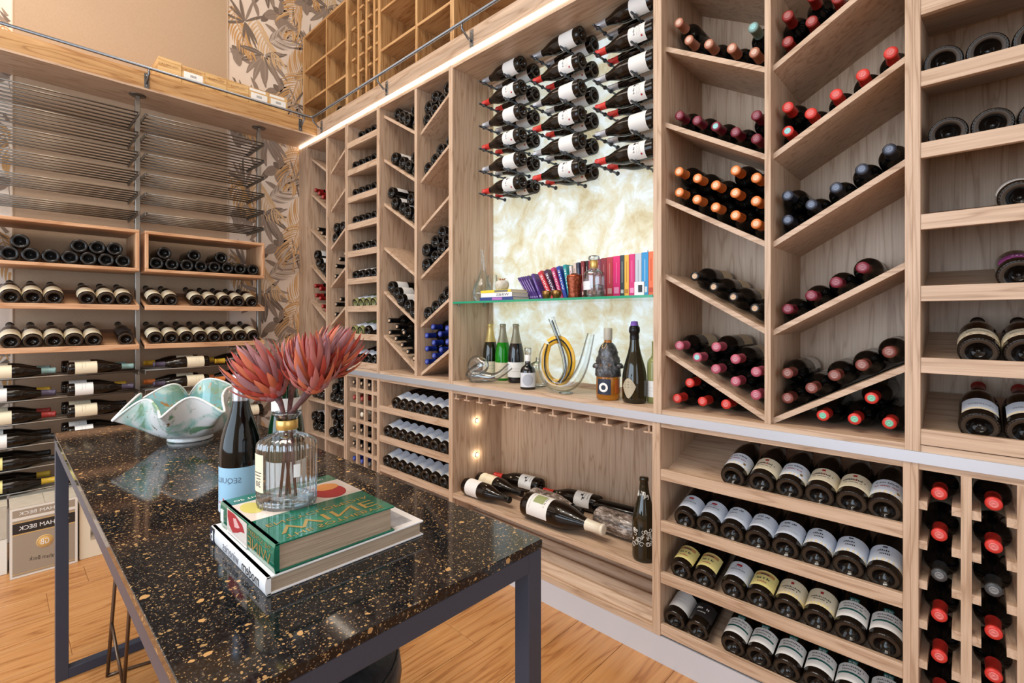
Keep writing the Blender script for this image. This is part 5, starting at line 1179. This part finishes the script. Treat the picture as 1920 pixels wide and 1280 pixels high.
# ------------------------------------------------------------------ things on the glass shelf
GS = 1.3385
td = thing('teardrop_decanter', (-1.922, 1.800, GS), 'tall teardrop glass decanter with a slender swept neck', 'decanter')
P_, R_ = smooth_path([(0, 0, .002), (0, 0, .012), (0, 0, .045), (.002, 0, .085), (.004, 0, .125), (.006, 0, .165), (.004, 0, .21), (.000, 0, .25), (-.005, 0, .285)], [.030, .044, .055, .046, .028, .016, .0095, .0075, .0065], 5)
tube('body', P_, R_, thin, td, 28); link('base', lathe('base', [(0, 0), (.030, 0), (.030, .002), (0, .003)], thin, 24), td)
cf = thing('glass_carafe', (-1.940, 1.893, GS), 'straight sided glass carafe behind the teardrop decanter', 'carafe')
link('body', lathe('body', [(0, .002), (.034, 0), (.036, .004), (.036, .08), (.030, .12), (.026, .155)], thin, 28), cf)
def sbook(x, th, lean, h, colr, label, title=None, tcol=white, depth=.112, y0=1.812, band=None, group='books on the glass shelf'):
    b = thing('book', (x, y0, GS), label, 'book', group, (0, R(-lean), 0)); m = mat('cover_%d_%d_%d' % colr, colr, .35)
    z0 = th / 2 * math.sin(R(lean)) + .0003
    def bb(nm, x0, x1, a, c, za, zb, mm):
        vs, fs = bevbox((x1 - x0) / 2, (c - a) / 2, (zb - za) / 2, .0006); return link(nm, mesh(nm, vs, fs, mm), b, ((x0 + x1) / 2, (a + c) / 2, (za + zb) / 2 + z0))
    t2 = th / 2
    bb('front_cover', -t2, -t2 + .0016, .001, depth, 0, h, m); bb('back_cover', t2 - .0016, t2, .001, depth, 0, h, m); bb('spine', -t2, t2, 0, .0018, 0, h, m); bb('page_block', -t2 + .0016, t2 - .0016, .002, depth - .003, .002, h - .002, mat('paper_edge', (226, 218, 204), .8))
    if title: flat_text('spine_title', title, tcol, b, (0, -.0004, z0 + h * .58), (0, 0, 1), (1, 0, 0), width=h * .62, ysq=th * .5)
    if band: bb('spine_band', -t2 * .7, t2 * .7, -.0004, .0002, h * .1, h * .1 + th * .8, mat('band_%d_%d_%d' % band, band, .4)); bb('spine_line', -.0012, .0012, -.0004, .0002, h * .35, h * .85, mat('band_%d_%d_%d' % band, band, .4))
for i, (x, a) in enumerate(((-1.585, 36), (-1.572, 35), (-1.559, 34), (-1.546, 33), (-1.533, 31), (-1.514, 26))):
    sbook(x, .0095 if i < 5 else .014, a, .142, (84, 56, 132) if i % 2 else (70, 48, 116), '%s thin purple book from the left in the leaning row' % ORD[i], band=(176, 158, 206))
for x, th, a, h, c, nm in ((-1.452, .024, 29, .153, (196, 46, 62), 'red'), (-1.420, .022, 27, .156, (70, 38, 74), 'dark plum'), (-1.392, .019, 21, .159, (190, 52, 108), 'magenta'), (-1.369, .018, 17, .161, (40, 70, 160), 'royal blue'), (-1.346, .016, 11.5, .163, (36, 150, 156), 'teal')):
    sbook(x, th, a, h, c, 'leaning %s wine guide with white spine lettering' % nm, 'WINE')
for x, th, a, h, c, nm, bd in ((-1.329, .013, 5.5, .154, (226, 214, 212), 'white and red', (180, 50, 60)), (-1.311, .015, 3, .165, (206, 190, 180), 'greyish cream', (150, 60, 60)), (-1.292, .013, 3, .166, (56, 62, 84), 'navy', (150, 150, 170)), (-1.270, .019, 2, .170, (128, 44, 50), 'dark red numbered', (214, 190, 180)), (-1.2525, .012, 0, .170, (40, 34, 36), 'black', (190, 180, 176)),
                               (-1.2345, .019, 0, .170, (150, 48, 56), 'deep red', (196, 150, 140)), (-1.212, .020, 0, .171, (104, 40, 56), 'wine coloured', (176, 140, 140)), (-1.1885, .020, 0, .172, (132, 62, 84), 'dusty maroon', (200, 170, 180)), (-1.1635, .027, 0, .174, (140, 42, 54), 'thick dark red', (204, 150, 150)), (-1.1335, .030, 0, .176, (186, 64, 72), 'coral red', (222, 170, 170)), (-1.1005, .034, 0, .177, (222, 46, 116), 'hot pink', (240, 150, 190)),
                               (-1.0725, .019, 0, .179, (56, 66, 68), 'slate grey', (190, 196, 190)), (-1.0515, .021, 0, .178, (238, 180, 70), 'yellow', (190, 120, 40)), (-1.0265, .026, 0, .179, (214, 44, 118), 'magenta pink', (240, 150, 190)), (-.9975, .029, 0, .180, (196, 202, 212), 'silver grey', (150, 156, 170)), (-.9675, .029, 0, .181, (44, 146, 206), 'sky blue', (206, 226, 240)), (-.9405, .023, 0, .182, (240, 112, 64), 'orange', (200, 70, 40))):
    sbook(x, th, a, h, c, '%s upright wine guide on the glass shelf' % nm, band=bd)
rbb = thing('ribbon_marker', (-.966, 1.84, GS + .181), 'short blue ribbon loop on top of the sky blue book', 'ribbon'); link('loop', tube_me('loop', [(0, 0, .0015), (-.004, 0, .008), (0, 0, .014), (.004, 0, .008), (.001, 0, .0015)], .0018, mat('ribbon_blue', (24, 84, 160), .5), 6), rbb)
for i, (z0, z1, x0, x1, c, ttl, nm) in enumerate(((0.0005, .017, -1.815, -1.585, (56, 70, 130), None, 'blue patterned book at the bottom of the flat stack'), (.0175, .0385, -1.806, -1.590, (228, 228, 230), 'WINES', 'white book in the middle of the flat stack'), (.039, .052, -1.808, -1.598, (222, 200, 60), None, 'yellow spined book on top of the flat stack'))):
    b = thing('book', ((x0 + x1) / 2, 1.74, GS + z0), nm, 'book', 'books stacked flat on the glass shelf'); m = mat('cover_%d_%d_%d' % c, c, .35)
    box('bottom_cover', x0, x1, 1.684, 1.803, GS + z0, GS + z0 + .0016, m, b); box('top_cover', x0, x1, 1.684, 1.803, GS + z1 - .0016, GS + z1, m, b); box('spine', x0, x1, 1.682, 1.684, GS + z0, GS + z1, m, b); box('page_block', x0 + .002, x1 - .002, 1.684, 1.800, GS + z0 + .0016, GS + z1 - .0016, mat('paper_edge'), b)
    if ttl: flat_text('spine_title', ttl, ink, b, (.045, 1.6815 - 1.74, (z1 - z0) / 2), (-1, 0, 0), (0, 0, 1), width=.085, ysq=.012)
    elif i == 0: box('spine_patch', x0 + .09, x0 + .16, 1.6812, 1.682, GS + z0 + .002, GS + z1 - .002, mat('lilac_print', (170, 110, 180), .4), b)
    else: box('spine_patch', x0 + .10, x0 + .19, 1.6812, 1.682, GS + z0 + .002, GS + z1 - .002, mat('grey_print', (110, 112, 116), .4), b)
pt = thing('seed_pod_ornament', (-1.715, 1.742, GS + .0525), 'small pale rounded ornament topped with dried petals on the flat books', 'ornament')
link('body', lathe('body', [(0, 0), (.022, 0), (.031, .010), (.035, .026), (.032, .042), (.022, .050), (.012, .051)], noise_tint(mat('pale_clay', (200, 196, 186), .7), 60, (212, 208, 198), (176, 170, 160), .4), 24, flute=lambda j, i: 1 + .05 * math.sin(i * math.pi / 3)), pt)
for i in range(9):
    a = i * .7; link('petal', tube_me('petal', [(.006 * math.cos(a), .006 * math.sin(a), .048), (.015 * math.cos(a), .015 * math.sin(a), .058), (.022 * math.cos(a), .022 * math.sin(a), .060)], .002, mat('dry_petal', (186, 126, 84), .8), 5, radii=[.0026, .002, .0006]), pt)
brass = mat('aged_brass', (150, 112, 64), .3, .9)
for x, nm in ((-1.390, 'brass cup nearer the purple books'), (-1.334, 'brass cup beside the copper torso vase')):
    c = thing('brass_cup', (x, 1.700, GS), 'small hammered ' + nm, 'cup', 'brass cups on the glass shelf'); link('bowl', lathe('bowl', [(0, .002), (.013, 0), (.0150, .003), (.020, .014), (.0225, .026), (.0215, .036), (.0205, .036), (.0212, .026), (.018, .012), (0, .006)], brass, 28), c)
tv = thing('torso_vase', (-1.247, 1.712, GS), 'hammered copper vase shaped like a torso', 'vase', None, (0, 0, R(30)))
link('body', lathe('body', [(0, .001), (.026, 0), (.0275, .004), (.026, .022), (.0285, .045), (.0325, .070), (.0345, .088), (.033, .098), (.026, .101), (.016, .100), (.014, .106), (.012, .106)], noise_tint(mat('hammered_copper', (130, 62, 36), .25, .7), 70, (140, 66, 38), (104, 46, 26), .8), 36, sy=.62), tv)
gbq = thing('glass_spirit_bottle', (-1.1485, 1.715, GS), 'clear glass spirit bottle with gold collar and cut glass stopper', 'bottle')
link('body', lathe('body', [(0, .006), (.040, .006), (.042, 0), (.044, .004), (.044, .090), (.041, .103), (.030, .112), (.018, .118), (.0160, .124), (.0160, .130)], thick, 40), gbq); link('liquid', lathe('liquid', [(0, .008), (.0405, .008), (.0405, .050), (0, .050)], thin, 32), gbq)
link('collar', lathe('collar', [(.0160, .122), (.0172, .124), (.0172, .152), (.0160, .154)], gold, 28), gbq); link('stopper', lathe('stopper', [(.0150, .154), (.0235, .158), (.0245, .164), (.0215, .172), (.0120, .175), (0, .1755)], thick, 12), gbq)
link('label', patch(.0444, .030, .066, .55, mat('label_frost', (222, 224, 226), .5), 10, R(-110)), gbq)
wc = thing('price_card', (-.925, 1.690, GS), 'small white card with a black window standing before the silver book', 'card', None, (0, 0, R(10)))
vs, fs = bevbox(.019, .004, .026, .001); link('card', mesh('card', vs, fs, white), wc, (0, 0, .0262)); box('window', -.004, .012, -.0046, -.0040, .012, .040, blackm).parent = wc
